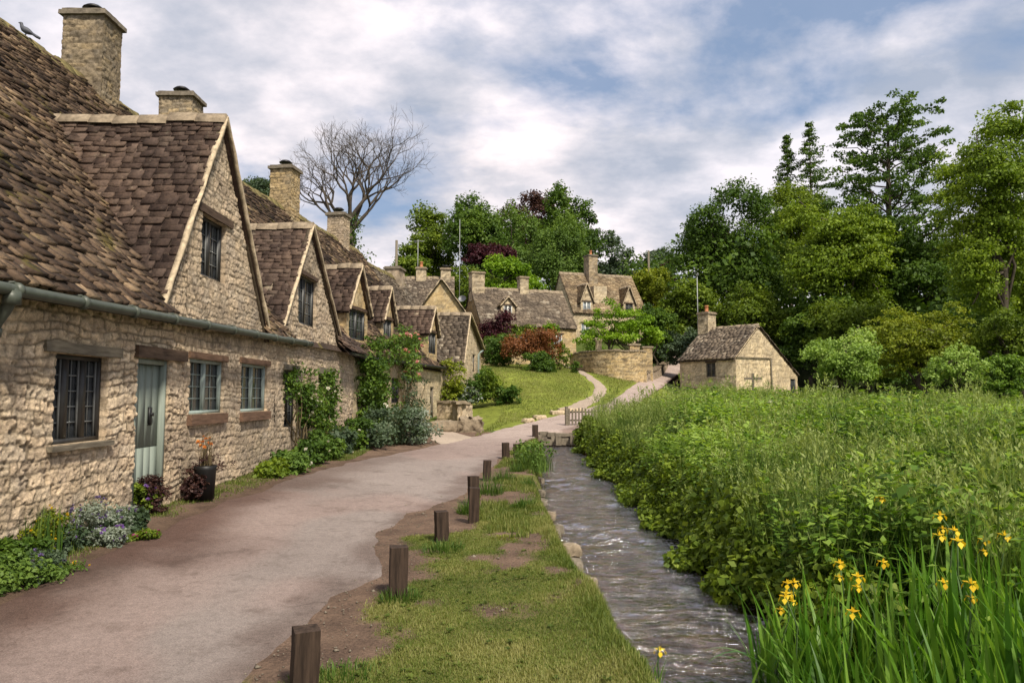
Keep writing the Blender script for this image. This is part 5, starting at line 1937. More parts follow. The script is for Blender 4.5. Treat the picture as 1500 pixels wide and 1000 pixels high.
def spruce(label, px, yt, yb, hw, Y, seed):
    rng = np.random.default_rng(seed)
    c = at(px, yb, Y)
    gz = float(ground(c[0], Y))
    root = empty('spruce_tree', (c[0], Y, gz))
    tag(root, label, 'tree', 'spruces above the wood')
    H = at(px, yt, Y)[2] - gz
    z0 = c[2] - gz
    w, f = MB(), MB()
    tube(w, [(0, 0, -.3), (0, 0, H * .6), (0, 0, H)], [.3, .15, .02], 6)
    C, cr = [], []
    for z in np.arange(z0, H, .55):
        t = (z - z0) / (H - z0)
        R_ = hw * Y / F_PX * 1.5 * (1 - t) ** .8 + .12
        for k in range(7):
            a = rng.uniform(0, 6.28)
            L = R_ * rng.uniform(.6, 1.1)
            e = np.array((math.cos(a) * L, math.sin(a) * L, z - L * .12 + rng.uniform(-.2, .3)))
            limb(w, (0, 0, z), e, .04, .01, rng, 4, .0, 4)
            for u in np.arange(.25, 1.05, .25):
                C.append(np.array((0, 0, z)) + (e - np.array((0, 0, z))) * u)
                cr.append(.34)
    clump_leaves(f, np.array(C), np.array(cr), 12, .20, rng, .35, None, .5)
    f.build('crown', LEAF['dark'], root)
    w.build('trunk', M['bark'], root)


spruce('narrow dark spruce rising over the wood, shorter of the pair', 1156, 200, 350, 24, 86, 51)
spruce('narrow dark spruce rising over the wood, taller of the pair', 1190, 181, 350, 30, 84, 52)

# bare tree over the terrace
rng = np.random.default_rng(31)
bp = at(513, 372, 46)
bgz = float(ground(bp[0], 46))
br = empty('bare_tree', (bp[0], 46, bgz))
tag(br, 'leafless grey tree with a broad fan of twigs behind the terrace roof', 'tree')
bw, bt = MB(), MB()


def grow(p, d, L, r, lev):
    n = 5
    P = [p]
    q = p.copy()
    dd = d.copy()
    for k in range(n - 1):
        dd = unit(dd + rng.normal(size=3) * .13 + np.array((0, 0, .05)))
        q = q + dd * L / (n - 1)
        P.append(q.copy())
    tube(bw if lev < 3 else bt, P, np.linspace(r, r * .62, n), 7 if lev < 2 else (5 if lev < 4 else 3), cap=False)
    if lev >= 7:
        return
    kids = 3 if lev in (1, 2, 4, 5) else 2
    for k in range(kids):
        a = rng.uniform(0, 6.28)
        sp = rng.uniform(.40, .85)
        s1 = unit(np.cross(dd, (0.3, .2, 1)))
        s2 = np.cross(dd, s1)
        nd = unit(dd * math.cos(sp) + (s1 * math.cos(a) + s2 * math.sin(a)) * math.sin(sp) + np.array((0, 0, .06)))
        st = P[-1] if k < 2 else P[rng.integers(2, 4)]
        grow(np.array(st), nd, L * rng.uniform(.60, .84), max(r * .58, .007), lev + 1)


H0 = at(513, 330, 46)[2] - bgz
tube(bw, [(0, 0, -.3), (.05, 0, H0 * .5), (0, 0, H0)], [.34, .28, .24], 8)
sp_ = np.array((0, 0, H0))
for d in ((-.15, 0, 1), (.42, .1, .9), (-.55, -.1, .8), (.58, -.2, .7), (-.62, .2, .7), (.1, .4, .9), (.25, -.3, 1)):
    grow(sp_ + np.array((0, 0, rng.uniform(-.9, .5))), unit(np.array(d, float)), 2.15, .14, 1)
bw.build('trunk', M['twig'], br)
bt.build('twigs', M['twig'], br)
iv = MB()
C = np.stack((rng.normal(0, .35, 60), rng.normal(0, .35, 60), rng.uniform(H0 - 5, H0 + .6, 60)), 1)
clump_leaves(iv, C, .5, 22, .17, rng, .9)
iv.build('trunk_ivy', LEAF['dark'], br)

# far wood closing the gaps between the trees
fw = MB()
rng = np.random.default_rng(77)
for (x0, x1, y0, y1, n, hh) in ((14, 80, 70, 100, 420, 9), (-60, 14, 108, 130, 260, 6), (30, 75, 50, 68, 320, 8), (17, 40, 64, 84, 260, 12)):
    X, Y_ = rng.uniform(x0, x1, n), rng.uniform(y0, y1, n)
    Z = ground(X, Y_) + rng.uniform(.5, hh, n)
    clump_leaves(fw, np.stack((X, Y_, Z), 1), rng.uniform(1.4, 2.6, n), 46, .5, rng, .8)
tag(fw.build('far_wood', LEAF['dark']), kind='stuff')


# ================================================================== SHRUBS AND GARDEN PLANTS
def shrub(name, label, pos, R_, leaf, seed, n=1500, lsz=.08, lobes=7, cat='shrub', group=None, stems=8, clr=.2, flat=.7, shape='dome', flowers=None, k=18, base=None, droop=0., lift=.55, stemm='stem'):
    """rounded plant: foliage, stems and, if any, flower heads"""
    rng = np.random.default_rng(seed)
    R_ = np.array(R_, float)
    root = empty(name, pos)
    tag(root, label, cat, group)
    hh = R_[2] * 1.0
    c = np.array((0, 0, hh * (lift - .07)))
    R_ = np.array((R_[0], R_[1], hh * (1.07 - lift)))
    C, LC, tint = crown(c, R_ * .95, rng, lobes, max(6, n // k), (.32, .5), 'round')
    low = rng.uniform(0, 1, len(C)) < (.3 if lift < .6 else 0)
    C[:, 2] = np.where(low, C[:, 2] * rng.uniform(.15, .8, len(C)), C[:, 2])
    C[:, 2] = np.maximum(C[:, 2], hh * .05 + .02)
    f = MB()
    clump_leaves(f, C, np.mean(R_) * clr * rng.uniform(.7, 1.3, len(C)), k, lsz, rng, flat, tint, droop, centre=c * .5)
    f.build('foliage', LEAF[leaf], root)
    if stems:
        w = MB()
        for j in range(stems):
            e = C[rng.integers(len(C))]
            limb(w, np.array((rng.normal(0, .1) * R_[0], rng.normal(0, .1) * R_[1], -.05)), e, .008 + R_[2] * .008, .003, rng, 5, .03, 4)
        w.build('stem', M[stemm], root)
    if flowers:
        fl, m, sz = flowers
        i = rng.integers(len(C), size=m)
        P = C[i] + unit(C[i] - c * .5) * np.mean(R_) * clr * .9 + rng.normal(size=(m, 3)) * R_ * .05
        flower_heads(root, P, sz, fl, rng)
    return root


def flower_heads(root, P, sz, fl, rng):
    """one small many-petalled head, then copies of it, each a part of its plant"""
    q = MB()
    n = 11
    a = np.arange(n) * 2.4
    el = np.linspace(.1, 1.2, n)
    D = np.stack((np.cos(a) * np.cos(el), np.sin(a) * np.cos(el), np.sin(el)), 1)
    leaves(q, D * sz * .06, D, unit(np.array((0, 0, 1.)) - D * .4 + rng.normal(size=(n, 3)) * .2), sz * .62, sz * .5, rng.uniform(0, 1, n), .2)
    lathe(q, [(0, -sz * .1), (sz * .16, 0), (sz * .1, sz * .18), (0, sz * .2)], 0, 0, 6, .3)
    h = q.build('flower', LEAF[fl], root)
    for k, p in enumerate(P):
        o = h if k == 0 else h.copy()
        if k:
            COL.objects.link(o)
        o.location = p
        o.rotation_euler = (rng.normal(.2, .5), rng.normal(.3, .5), rng.uniform(0, 6.28))
        s = rng.uniform(.7, 1.3)
        o.scale = (s, s, s)


# on the lawn and before the low cottage
def at_ground(px, py, Y=None):
    return hit(px, py) if Y is None else np.array((*at(px, py, Y)[:2], float(ground(at(px, py, Y)[0], Y))))


p = at(733, 540, 47.5)
shrub('clipped_bush', 'dense dark green rounded bush left of the rust coloured shrub', (p[0], 47.5, float(ground(p[0], 47.5))), (1.25, 1.2, 2.05), 'dark', 401, 6500, .12, 8)
p = at(776, 540, 46)
shrub('rust_shrub', 'rounded rust orange shrub in the middle of the lawn edge', (p[0], 46, float(ground(p[0], 46)) + .6), (1.8, 1.4, 2.5), 'rust', 402, 8500, .12, 10)
p = at(790, 556, 44.6)
shrub('evergreen_shrub', 'dark blue green shrub below the rust coloured one', (p[0], 44.6, float(ground(p[0], 44.6)) - .1), (1.2, .9, 1.35), 'dark', 403, 5500, .12, 8)
p = at(728, 500, 50.5)
shrub('smoke_bush', 'deep purple bush against the slate roof of the low cottage', (p[0], 50.5, float(ground(p[0], 50.5))), (1.45, 1.0, 4.3), 'purple', 404, 7000, .14, 9)
p = at(804, 500, 50)
shrub('young_maple', 'small bright green young tree by the low cottage window', (p[0], 50, float(ground(p[0], 50))), (.7, .6, 3.1), 'bright', 405, 1500, .13, 7, lift=.72)
p = at(820, 545, 47)
shrub('garden_shrub', 'mid green shrub between the dark shrub and the garden gate', (p[0], 47, float(ground(p[0], 47))), (.7, .6, 2.0), 'mid', 406, 1800, .12, 7)
p = at(838, 540, 46)
shrub('garden_shrub', 'small dark shrub at the left end of the curved garden wall', (p[0] + .2, 45.4, float(ground(p[0], 45.4))), (.35, .35, .9), 'dark', 407, 700, .1, 5)
for k, (px, lab, leaf, hw, Y) in enumerate(((893, 'bright yellow green acer behind the garden wall, left one of the pair', 'bright', 46, 51), (928, 'green acer behind the garden wall, right of the pair', 'bright', 44, 51.5))):
    rng = np.random.default_rng(500 + k)
    a = at(px, 505, Y)
    gz = float(ground(a[0], Y))
    root = empty('acer_tree', (a[0], Y, gz))
    tag(root, lab, 'tree', 'acers behind the garden wall')
    top, bot = at(px, 440 + k * 8, Y)[2] - gz, at(px, 500, Y)[2] - gz
    f, w_ = MB(), MB()
    C = []
    for j in range(70):
        a_, rr = rng.uniform(0, 6.28), math.sqrt(rng.uniform(0, 1)) * hw * Y / F_PX
        z = bot + (top - bot) * (1 - (rr / (hw * Y / F_PX)) ** 2) * rng.uniform(.35, 1.0)
        C.append((math.cos(a_) * rr, math.sin(a_) * rr * .8, z))
    C = np.array(C)
    clump_leaves(f, C, rng.uniform(.3, .62, 70), 64, .15, rng, .38, None, .1)
    f.build('crown', LEAF[leaf], root)
    T = limb(w_, (0, 0, -.2), (rng.normal(0, .2), 0, bot + .5), .14, .08, rng, 7, 0, 6)
    for j in range(10):
        limb(w_, T[rng.integers(3, 7)], C[rng.integers(70)], .06, .015, rng, 6, .06, 4)
    w_.build('trunk', M['bark'], root)
tree('dark evergreen tree right of the acers, at the corner of the garden wall', 958, 442, 520, 30, 53, 'dark', 36, 5000, .2, 8, 'evergreen_bush', None, cat='bush')
p = at(868, 500, 55)
shrub('garden_shrub', 'light green shrub between the low cottage and the acers', (p[0], 55, float(ground(p[0], 55))), (.9, .8, 3.4), 'meadow', 408, 2200, .15, 7)
p = at(877, 508, 50)
sc_ = MB()
lathe(sc_, [(.22, 0), (.2, .5), (.26, .62), (.22, .75), (.16, .8)], 0, 0, 10)
so = sc_.build('garden_urn', M['mortar'])
so.location = (p[0], 50, float(at(877, 512, 50)[2]))
tag(so, 'pale stone urn behind the curved garden wall', 'urn')

# the raised bed
rng = np.random.default_rng(5)
for k, (px, py, rx, h, leaf, lab, fl) in enumerate((
        (655, 585, .8, 2.1, 'yellow', 'yellow green shrub against the end of the terrace, beside the pink roses', None),
        (664, 604, .75, 1.0, 'tuft', 'feathery green plants at the left of the raised bed', None),
        (684, 606, .7, .75, 'silver', 'silver leaved plants along the front of the raised bed', ('white', 20, .08)),
        (703, 604, .8, 1.15, 'tuft', 'dense green perennials in the middle of the raised bed', None),
        (724, 612, .75, 1.2, 'mid', 'tall green perennials at the right end of the raised bed', None),
        (742, 598, .5, .8, 'tuft', 'low green plant at the right corner of the raised bed', None),
        (715, 560, .4, 1.2, 'dark', 'dark narrow shrub against the end gable', None))):
    a = at(px, py, 34.9 if k not in (0, 6) else (34.3 if k == 0 else 39))
    rx, h = rx * 1.15, h * 1.25
    gz = float(ground(a[0], a[1])) + (.25 if 0 < k < 5 else 0)
    shrub('bed_plant', lab, (a[0], a[1], gz), (rx, .7, h), leaf, 420 + k, 2200, .11, 8, 'plant', 'plants of the raised bed', flowers=fl)

# climbers on the row
rng = np.random.default_rng(9)


def climber(label, Y0, Y1, x, z0, z1, leaf, seed, n, lsz, stems, flowers=None, group='climbers on the terrace wall', thick=.22, dens=None):
    rng = np.random.default_rng(seed)
    root = empty('climbing_rose', (x, (Y0 + Y1) / 2, float(ground(x, (Y0 + Y1) / 2))))
    o = np.array(root.location)
    tag(root, label, 'climber', group)
    m = n // 16
    cy, cz = rng.uniform(Y0, Y1, m * 3), rng.uniform(z0, z1, m * 3)
    keep = (fbm(cy * 1.6, cz * 1.6, seed, 3) > (.46 if dens is None else dens))
    cy, cz = cy[keep][:m], cz[keep][:m]
    C = np.stack((x + np.abs(rng.normal(0, thick, len(cy))), cy, cz), 1) - o
    f = MB()
    clump_leaves(f, C, rng.uniform(.1, .24, len(C)), 18, lsz, rng, .8, None, .2, centre=np.array((-1.0, 0, 0)))
    f.build('foliage', LEAF[leaf], root)
    w = MB()
    for k in range(stems):
        e = C[rng.integers(len(C))]
        s = np.array((x + .12, rng.uniform(Y0, Y1) * .4 + (Y0 + Y1) * .3, 0)) - o
        s[2] = -.05
        limb(w, s, e, .022, .006, rng, 8, .0, 5)
    w.build('stem', M['stem'], root)
    if flowers:
        fl, q, sz = flowers
        i = rng.integers(len(C), size=q)
        flower_heads(root, C[i] + np.array((.16, 0, .05)), sz, fl, rng)


climber('climbing rose with white flowers left of the cottage doorway, bare stems at its foot', 15.6, 17.5, -4.72, .9, 2.4, 'dark', 451, 2900, .075, 12, ('white', 26, .07), dens=.53, thick=.16)
climber('dark leafy climber right of the white climbing rose', 18.0, 19.5, -4.72, .35, 2.35, 'dark', 452, 2600, .075, 10, ('white', 10, .07), dens=.50, thick=.14)
climber('tall dense climbing shrub on the corner, left of the pink rose', 22.9, 25.2, -4.7, .9, 3.6, 'dark', 453, 6000, .10, 10, None, dens=.36, thick=.4)
climber('tall open rose bush with pink flowers reaching the gutter', 25.8, 29.6, -4.1, 2.4, 4.2, 'birch', 454, 2800, .10, 12, ('pink', 26, .15), dens=.48, thick=.3)
climber('thin straggling bare stemmed shrub on the pale wall below the roses', 26.5, 30.5, -3.95, 1.0, 2.6, 'grey', 455, 1500, .08, 16, ('white', 8, .08), dens=.5, thick=.25)

BASE = [(428, 692, .35, .45, 'birch', 'low bright green plant at the foot of the white climbing rose'), (455, 680, .42, .6, 'dark', 'dark leafy plant below the white climbing rose'),
        (480, 672, .45, .6, 'birch', 'leafy green plant between the climbers and the corner'), (505, 664, .5, .65, 'grey', 'grey green plant below the red brick quoin'),
        (532, 658, .6, .9, 'dark', 'dark green shrub at the corner, below the dense climber'), (560, 655, .7, 1.0, 'grey', 'grey green bushy shrub below the pale wall, left one'),
        (590, 652, .8, 1.15, 'grey', 'grey green bushy shrub below the pale wall, middle one'), (618, 650, .75, 1.2, 'silver', 'silvery shrub nearest the side path'),
        (410, 698, .28, .3, 'mid', 'small green tuft at the left end of the wall border'), (545, 640, .6, 1.1, 'dark', 'dark shrub tight against the wall behind the grey ones')]
for k, (px, py, rx, h, leaf, lab) in enumerate(BASE):
    a = hit(px, py)
    shrub('border_shrub', lab, (a[0] - .1, a[1], a[2]), (rx, rx * 1.5, h), leaf, 470 + k, 2600, .085, 8, 'plant', 'plants along the terrace wall', flowers=('white', 8, .07) if k in (1, 3, 5) else None)

# ---- the flower border by the nearest cottage
NEARB = [
    (8, 862, .30, .22, 'birch', 'leafy green clump at the left corner by the road edge', None, .04),
    (36, 838, .26, .28, 'dark', 'dark green clump of broad leaves beside the yellow flowers', None, .045),
    (62, 812, .26, .36, 'yellow', 'yellow flowering mound in the flower border', ('yflower', 70, .035), .03),
    (18, 800, .28, .34, 'grey', 'grey green clump with orange yellow flowers at the left edge', ('yflower', 34, .035), .035),
    (92, 800, .18, .18, 'mid', 'low clump of blue flowers at the road edge', ('blue', 20, .045), .04),
    (128, 782, .40, .28, 'silver', 'silvery lavender mound in the middle of the border', ('blue', 80, .035), .028),
    (158, 772, .30, .24, 'silver', 'smaller silvery mound right of the lavender', ('blue', 24, .035), .035),
    (190, 780, .20, .17, 'grey', 'blue green rosette of broad leaves before the doorstep', None, .075),
    (213, 790, .16, .10, 'mid', 'low clump of magenta flowers by the doorstep', ('red', 34, .03), .03),
    (206, 752, .18, .36, 'mid', 'upright plant with violet flowers beside the green door', ('lilac', 70, .045), .04),
    (136, 752, .24, .30, 'dark', 'small dark shrub against the wall below the leaded window', None, .04),
    (232, 752, .16, .42, 'copper', 'spiky dark stemmed plant in front of the green door', None, .03),
    (106, 806, .20, .20, 'grey', 'purple flowered plant at the road edge below the lavender', ('lilac', 46, .04), .035),
    (58, 846, .20, .2, 'grey', 'grey leaved plant with lilac flowers in front of the yellow mound', ('blue', 34, .04), .035),
    (166, 798, .18, .16, 'silver', 'low silvery plant with purple flowers left of the rosette', ('lilac', 30, .035), .03),
    (80, 846, .28, .10, 'birch', 'low green ground cover spilling onto the road edge', ('yflower', 6, .03), .03),
]
for k, (px, py, rx, h, leaf, lab, fl, ls) in enumerate(NEARB):
    a = hit(px, py)
    rx, h = rx * 1.25, h * 1.2
    shrub('border_plant', lab, (a[0] - .05, a[1], a[2] - .02), (rx, rx * 1.2, h * 1.15), leaf, 520 + k, 3600, ls, 9, 'plant', 'plants of the flower border', flowers=fl, clr=.17, stemm='greenstem', stems=10)
bl = MB()
a = hit(62, 815)
n = 160
Pn = np.stack((R.normal(0, .1, n), R.normal(0, .12, n), np.zeros(n)), 1)
blades(bl, Pn, R.uniform(0, 6.28, n), R.uniform(.3, .55, n), np.abs(R.normal(.25, .15, n)), .012, R.uniform(0, 1, n))
o = bl.build('grassy_plant', LEAF['tuft'])
o.location = a
tag(o, 'fountain of narrow bright green blades among the yellow flowers', 'plant', 'plants of the flower border')
bl = MB()
a = hit(2, 780)
n = 24
Pn = np.stack((R.normal(0, .05, n), R.normal(0, .06, n), np.zeros(n)), 1)
blades(bl, Pn, R.uniform(0, 6.28, n), R.uniform(.6, 1.0, n), np.abs(R.normal(.08, .06, n)), .022, R.uniform(.2, .8, n))
o = bl.build('grassy_plant', LEAF['tuft'])
o.location = (a[0], a[1], a[2])
tag(o, 'tall upright green blades at the left edge before the wall', 'plant', 'plants of the flower border')

# black planter by the door
a = np.array((-4.45, 11.0, float(ground(-4.45, 11.0))))
pl = empty('planter', a)
tag(pl, 'tall black planter with dark purple foliage and orange flowers beside the green door', 'planter')
q = MB()
lathe(q, [(.0, .02), (.13, .02), (.15, .44), (.165, .5), (.148, .5), (.135, .45), (.0, .44)], 0, 0, 16)
q.build('pot', M['pot_black'], pl)
rng = np.random.default_rng(3)
q = MB()
C = np.stack((rng.normal(.03, .09, 24), rng.normal(.08, .14, 24), rng.uniform(.40, .62, 24)), 1)
clump_leaves(q, C, .06, 14, .035, rng, .8)
q.build('foliage', LEAF['copper'], pl)
q = MB()
n = 60
blades(q, np.stack((rng.normal(0, .05, n), rng.normal(0, .05, n), np.full(n, .5)), 1), rng.uniform(0, 6.28, n), rng.uniform(.3, .55, n), np.abs(rng.normal(.3, .2, n)), .008, rng.uniform(0, 1, n))
q.build('stem', M['stem'], pl)
flower_heads(pl, np.stack((rng.normal(0, .07, 12), rng.normal(-.05, .08, 12), rng.uniform(.72, .92, 12)), 1), .045, 'orange', rng)
a = hit(288, 738)
shrub('border_plant', 'dark straggling plant at the foot of the black planter', (a[0] - .15, a[1] + .2, a[2]), (.26, .3, .6), 'copper', 560, 1400, .045, 7, 'plant', 'plants of the flower border', stems=12)


# ================================================================== GRASS
def in_poly(x, y, P):
    c = np.zeros(x.shape, bool)
    j = len(P) - 1
    for i in range(len(P)):
        xi, yi, xj, yj = P[i][0], P[i][1], P[j][0], P[j][1]
        c ^= ((yi > y) != (yj > y)) & (x < (xj - xi) * (y - yi) / (yj - yi + 1e-12) + xi)
        j = i
    return c


def sow(poly, n, rng, patch=.42, sc=1.3, seed=0):
    P = np.array(poly)[:, :2]
    lo, hi = P.min(0), P.max(0)
    x, y = rng.uniform(lo[0], hi[0], n), rng.uniform(lo[1], hi[1], n)
    k = in_poly(x, y, P) & (fbm(x * sc, y * sc, seed, 4) + rng.normal(0, .06, n) > patch)
    return x[k], y[k]


rng = np.random.default_rng(21)
VERGE_ = [hit(*q) for q in ((455, 1000), (545, 985), (560, 935), (598, 868), (640, 850), (662, 832), (700, 815), (716, 792), (770, 775), (800, 795))] + \
        [np.array((float(stream(y)[0]) + dx, y, 0)) for y, dx in ((9.2, .02), (8.4, .02), (7.5, .03), (6.5, .03), (5.4, .03), (4.2, .03), (3.4, .03))] + [np.array((-1.2, 3.4, 0))]
x, y = rng.uniform(-1.9, 1.1, 330000), 3.6 + 11 * rng.uniform(0, 1, 330000) ** 1.25
dl_, dr_ = road_sd(x, y)
k = (dr_ > .1) & (x < stream(y)[0] + .03) & (verge_green(x, y, dr_) + rng.normal(0, .035, len(x)) + .3 * sst(.3, .0, stream(y)[0] - x) > .545)
x, y = x[k], y[k]
tb = MB()
z = ground(x, y) + (fbm(x * 2.2, y * 2.2, 41, 4) - .5) * .05 - .006
pt = fbm(x * 1.7, y * 1.7, 9, 3)
long_ = sst(.5, .25, stream(y)[0] - x)
blades(tb, np.stack((x, y, z), 1), rng.uniform(0, 6.28, len(x)), rng.uniform(.012, .032, len(x)) * (.6 + pt * .9) * (1 + long_ * 1.6), np.abs(rng.normal(.8, .4, len(x))), rng.uniform(.003, .0055, len(x)),
       np.clip(pt * 1.5 - .3 + rng.uniform(-.3, .35, len(x)), 0, 1), 3)
# flat rosettes of broad weeds in the turf
n = 420
x, y = rng.uniform(-1.2, 1.0, n), 3.8 + 9 * rng.uniform(0, 1, n) ** 1.3
dl_, dr_ = road_sd(x, y)
k = (dr_ > .25) & (x < stream(y)[0] - .02) & (verge_green(x, y, dr_) > .52)
x, y = x[k], y[k]
m = 9
a = rng.uniform(0, 6.28, (len(x), m)).ravel()
P = np.repeat(np.stack((x, y, ground(x, y) + .012), 1), m, 0)
D = unit(np.stack((np.cos(a), np.sin(a), rng.uniform(.1, .6, len(a))), 1))
leaves(tb, P, D, unit(np.array((0, 0, 1.)) - D * .3), np.repeat(rng.uniform(.018, .045, len(x)), m), np.repeat(rng.uniform(.012, .02, len(x)), m), np.repeat(rng.uniform(0, .5, len(x)), m))
tag(tb.build('verge_grass', LEAF['grass']), kind='stuff')

# straggling grass on the far verge between posts and stream
tb = MB()
x, y = rng.uniform(-.6, 1.1, 60000), rng.uniform(9, 26.5, 60000)
dl_, dr_ = road_sd(x, y)
k = (dr_ > .12) & (x < stream(y)[0] + .03) & (fbm(x * 1.5, y * 1.1, 15, 4) > .5)
x, y = x[k], y[k]
blades(tb, np.stack((x, y, ground(x, y) - .01), 1), rng.uniform(0, 6.28, len(x)), rng.uniform(.04, .12, len(x)), np.abs(rng.normal(.5, .3, len(x))), rng.uniform(.005, .01, len(x)), rng.uniform(0, 1, len(x)), 3)
# mossy grass along the foot of the terrace
x, y = rng.uniform(-4.85, -3.6, 60000), rng.uniform(7, 24, 60000)
dl_, dr_ = road_sd(x, y)
k = (dl_ > .1 + rng.uniform(0, .3, len(x))) & (fbm(x * 1.6, y * .9, 25, 4) > .47)
x, y = x[k], y[k]
blades(tb, np.stack((x, y, ground(x, y) - .01), 1), rng.uniform(0, 6.28, len(x)), rng.uniform(.02, .06, len(x)), np.abs(rng.normal(.6, .3, len(x))), rng.uniform(.005, .009, len(x)), rng.uniform(0, .8, len(x)), 3)
tag(tb.build('path_side_grass', LEAF['grass']), kind='stuff')

# lawn on the slope
LAWN = [hit(*q) for q in ((690, 640), (745, 620), (800, 607), (840, 598), (885, 590), (930, 560), (950, 548), (930, 548), (850, 535), (800, 530), (720, 530), (705, 560), (735, 600), (730, 615))]
x, y = sow(LAWN, 90000, rng, .30, .9, 45)
d = np.full(len(x), 9.)
for c_ in PC:
    d = np.minimum(d, np.hypot(x - c_[0], y - c_[1]))
d2 = np.full(len(x), 9.)
for c_ in np.concatenate([PC[i] + (PC[i + 1] - PC[i]) * t for i in range(len(PC) - 1) for t in (.0, .33, .66)]).reshape(-1, 2):
    d2 = np.minimum(d2, np.hypot(x - c_[0], y - c_[1]))
k = d2 > .62
x, y = x[k], y[k]
lb = MB()
pt = fbm(x * .8, y * .8, 19, 3)
blades(lb, np.stack((x, y, ground(x, y) - .01), 1), rng.uniform(0, 6.28, len(x)), rng.uniform(.05, .13, len(x)), np.abs(rng.normal(.6, .3, len(x))), rng.uniform(.012, .022, len(x)), np.clip(.3 + pt * .7 + rng.uniform(-.3, .3, len(x)), 0, 1), 2)
tag(lb.build('lawn_grass', LEAF['grass']), kind='stuff')

# tufts one can tell apart
TUFT = [(585, 878, .20, .12, 'rank green tuft at the foot of the second nearest post'), (650, 806, .24, .14, 'thick bright green tuft round the third post'), (716, 724, .26, .34, 'long green tuft right of the twin posts'),
        (684, 752, .14, .22, 'small green tuft left of the twin posts'), (738, 704, .22, .26, 'green tuft right of the slim post'), (768, 742, .22, .18, 'spreading green tuft beside the bank stones'),
        (778, 712, .18, .2, 'grassy tuft above the bank stones'), (500, 996, .28, .10, 'green tuft right of the nearest post at the bottom edge'), (757, 690, .16, .2, 'pale tuft below the far pair of posts'), (735, 788, .2, .05, 'flat yellow green mossy patch at the water end of the turf')]
for k, (px, py, r, h, lab) in enumerate(TUFT):
    a = hit(px, py)
    n = int(330 if k != 9 else 800)
    t = MB()
    ang, rr = rng.uniform(0, 6.28, n), np.sqrt(rng.uniform(0, 1, n)) * r
    P = np.stack((np.cos(ang) * rr, np.sin(ang) * rr * .8, np.full(n, -.02)), 1)
    P[:, 2] += ground(a[0] + P[:, 0], a[1] + P[:, 1]) - a[2]
    blades(t, P * np.array((1.0, 1.25, 1)), ang + rng.normal(0, .8, n), h * rng.uniform(.35, 1.3, n) * (1.15 - .5 * rr / r), .2 + rr / r * .8 * rng.uniform(.4, 1.3, n), rng.uniform(.004, .009, n), rng.uniform(0, 1, n), 4)
    o = t.build('grass_tuft', LEAF['yellow' if k == 9 else 'tuft'])
    o.location = a
    tag(o, lab, 'grass tuft', 'grass tufts by the posts')
a = hit(786, 684)
t = MB()
n = 900
P = np.stack((rng.normal(-.1, .16, n), rng.normal(0, .34, n), np.full(n, -.08)), 1)
blades(t, P, rng.uniform(0, 6.28, n), rng.uniform(.2, .6, n), np.abs(rng.normal(.55, .3, n)), rng.uniform(.006, .014, n), rng.uniform(0, 1, n), 5)
C = np.stack((rng.normal(-.1, .2, 60), rng.normal(0, .36, 60), rng.uniform(.05, .55, 60)), 1)
clump_leaves(t, C, .12, 14, .07, rng, .8)
o = t.build('waterside_plant', LEAF['birch'])
o.location = a
tag(o, 'bushy grey green grassy plant beside the far posts at the stream', 'plant')

# ================================================================== MEADOW
def proto(fn):
    m = MB()
    fn(m)
    return np.concatenate(m.v), np.concatenate(m.q), np.concatenate(m.rq)


def nettle(seed, nodes, lf, bushy=1.0):
    def fn(m):
        g = np.random.default_rng(seed)
        zs = np.linspace(.18, .98, nodes)
        blades(m, np.array([(0, 0, 0.)]), np.array([0.]), 1.0, .04, .012, .35, 3)
        P, D, N, L = [], [], [], []
        for i, z in enumerate(zs):
            for q in range(2 if bushy < 2 else 3):
                a = i * 1.57 + q * (3.14 if bushy < 2 else 2.1) + g.normal(0, .3)
                l = (.05 + .095 * math.sin(math.pi * (.15 + .8 * z))) * g.uniform(.75, 1.25)
                up = g.uniform(-.25, .35) if z < .85 else .8
                d = np.array((math.cos(a), math.sin(a), up))
                P.append((0, 0, z))
                D.append(d / np.linalg.norm(d))
                N.append((-.5 * math.cos(a), -.5 * math.sin(a), 1))
                L.append(l)
        leaves(m, np.array(P), np.array(D), unit(np.array(N, float)), np.array(L), np.array(L) * (.42 if bushy < 2 else .55), np.clip(g.normal(.5, .22, len(P)) + (np.array(P)[:, 2] - .6) * .5, 0, 1), .1)
    return proto(fn)


def weed(seed):
    """branching leafy plant"""
    def fn(m):
        g = np.random.default_rng(seed)
        n = 54
        ang = g.uniform(0, 6.28, n)
        z = g.uniform(.15, 1, n)
        rr = .26 * g.uniform(.3, 1, n) * (1.15 - z * .6)
        P = np.stack((np.cos(ang) * rr, np.sin(ang) * rr, z), 1)
        D = unit(np.stack((np.cos(ang), np.sin(ang), g.normal(-.1, .4, n)), 1))
        N = unit(np.stack((np.cos(ang) * .4, np.sin(ang) * .4, np.ones(n)), 1) + g.normal(size=(n, 3)) * .3)
        L = g.uniform(.06, .125, n)
        leaves(m, P, D, N, L, L * .62, np.clip(g.normal(.42, .2, n) + (z - .6) * .5, 0, 1), .1)
        blades(m, np.zeros((4, 3)), g.uniform(0, 6.28, 4), np.full(4, .85), np.full(4, .2), .012, .3, 3)
    return proto(fn)


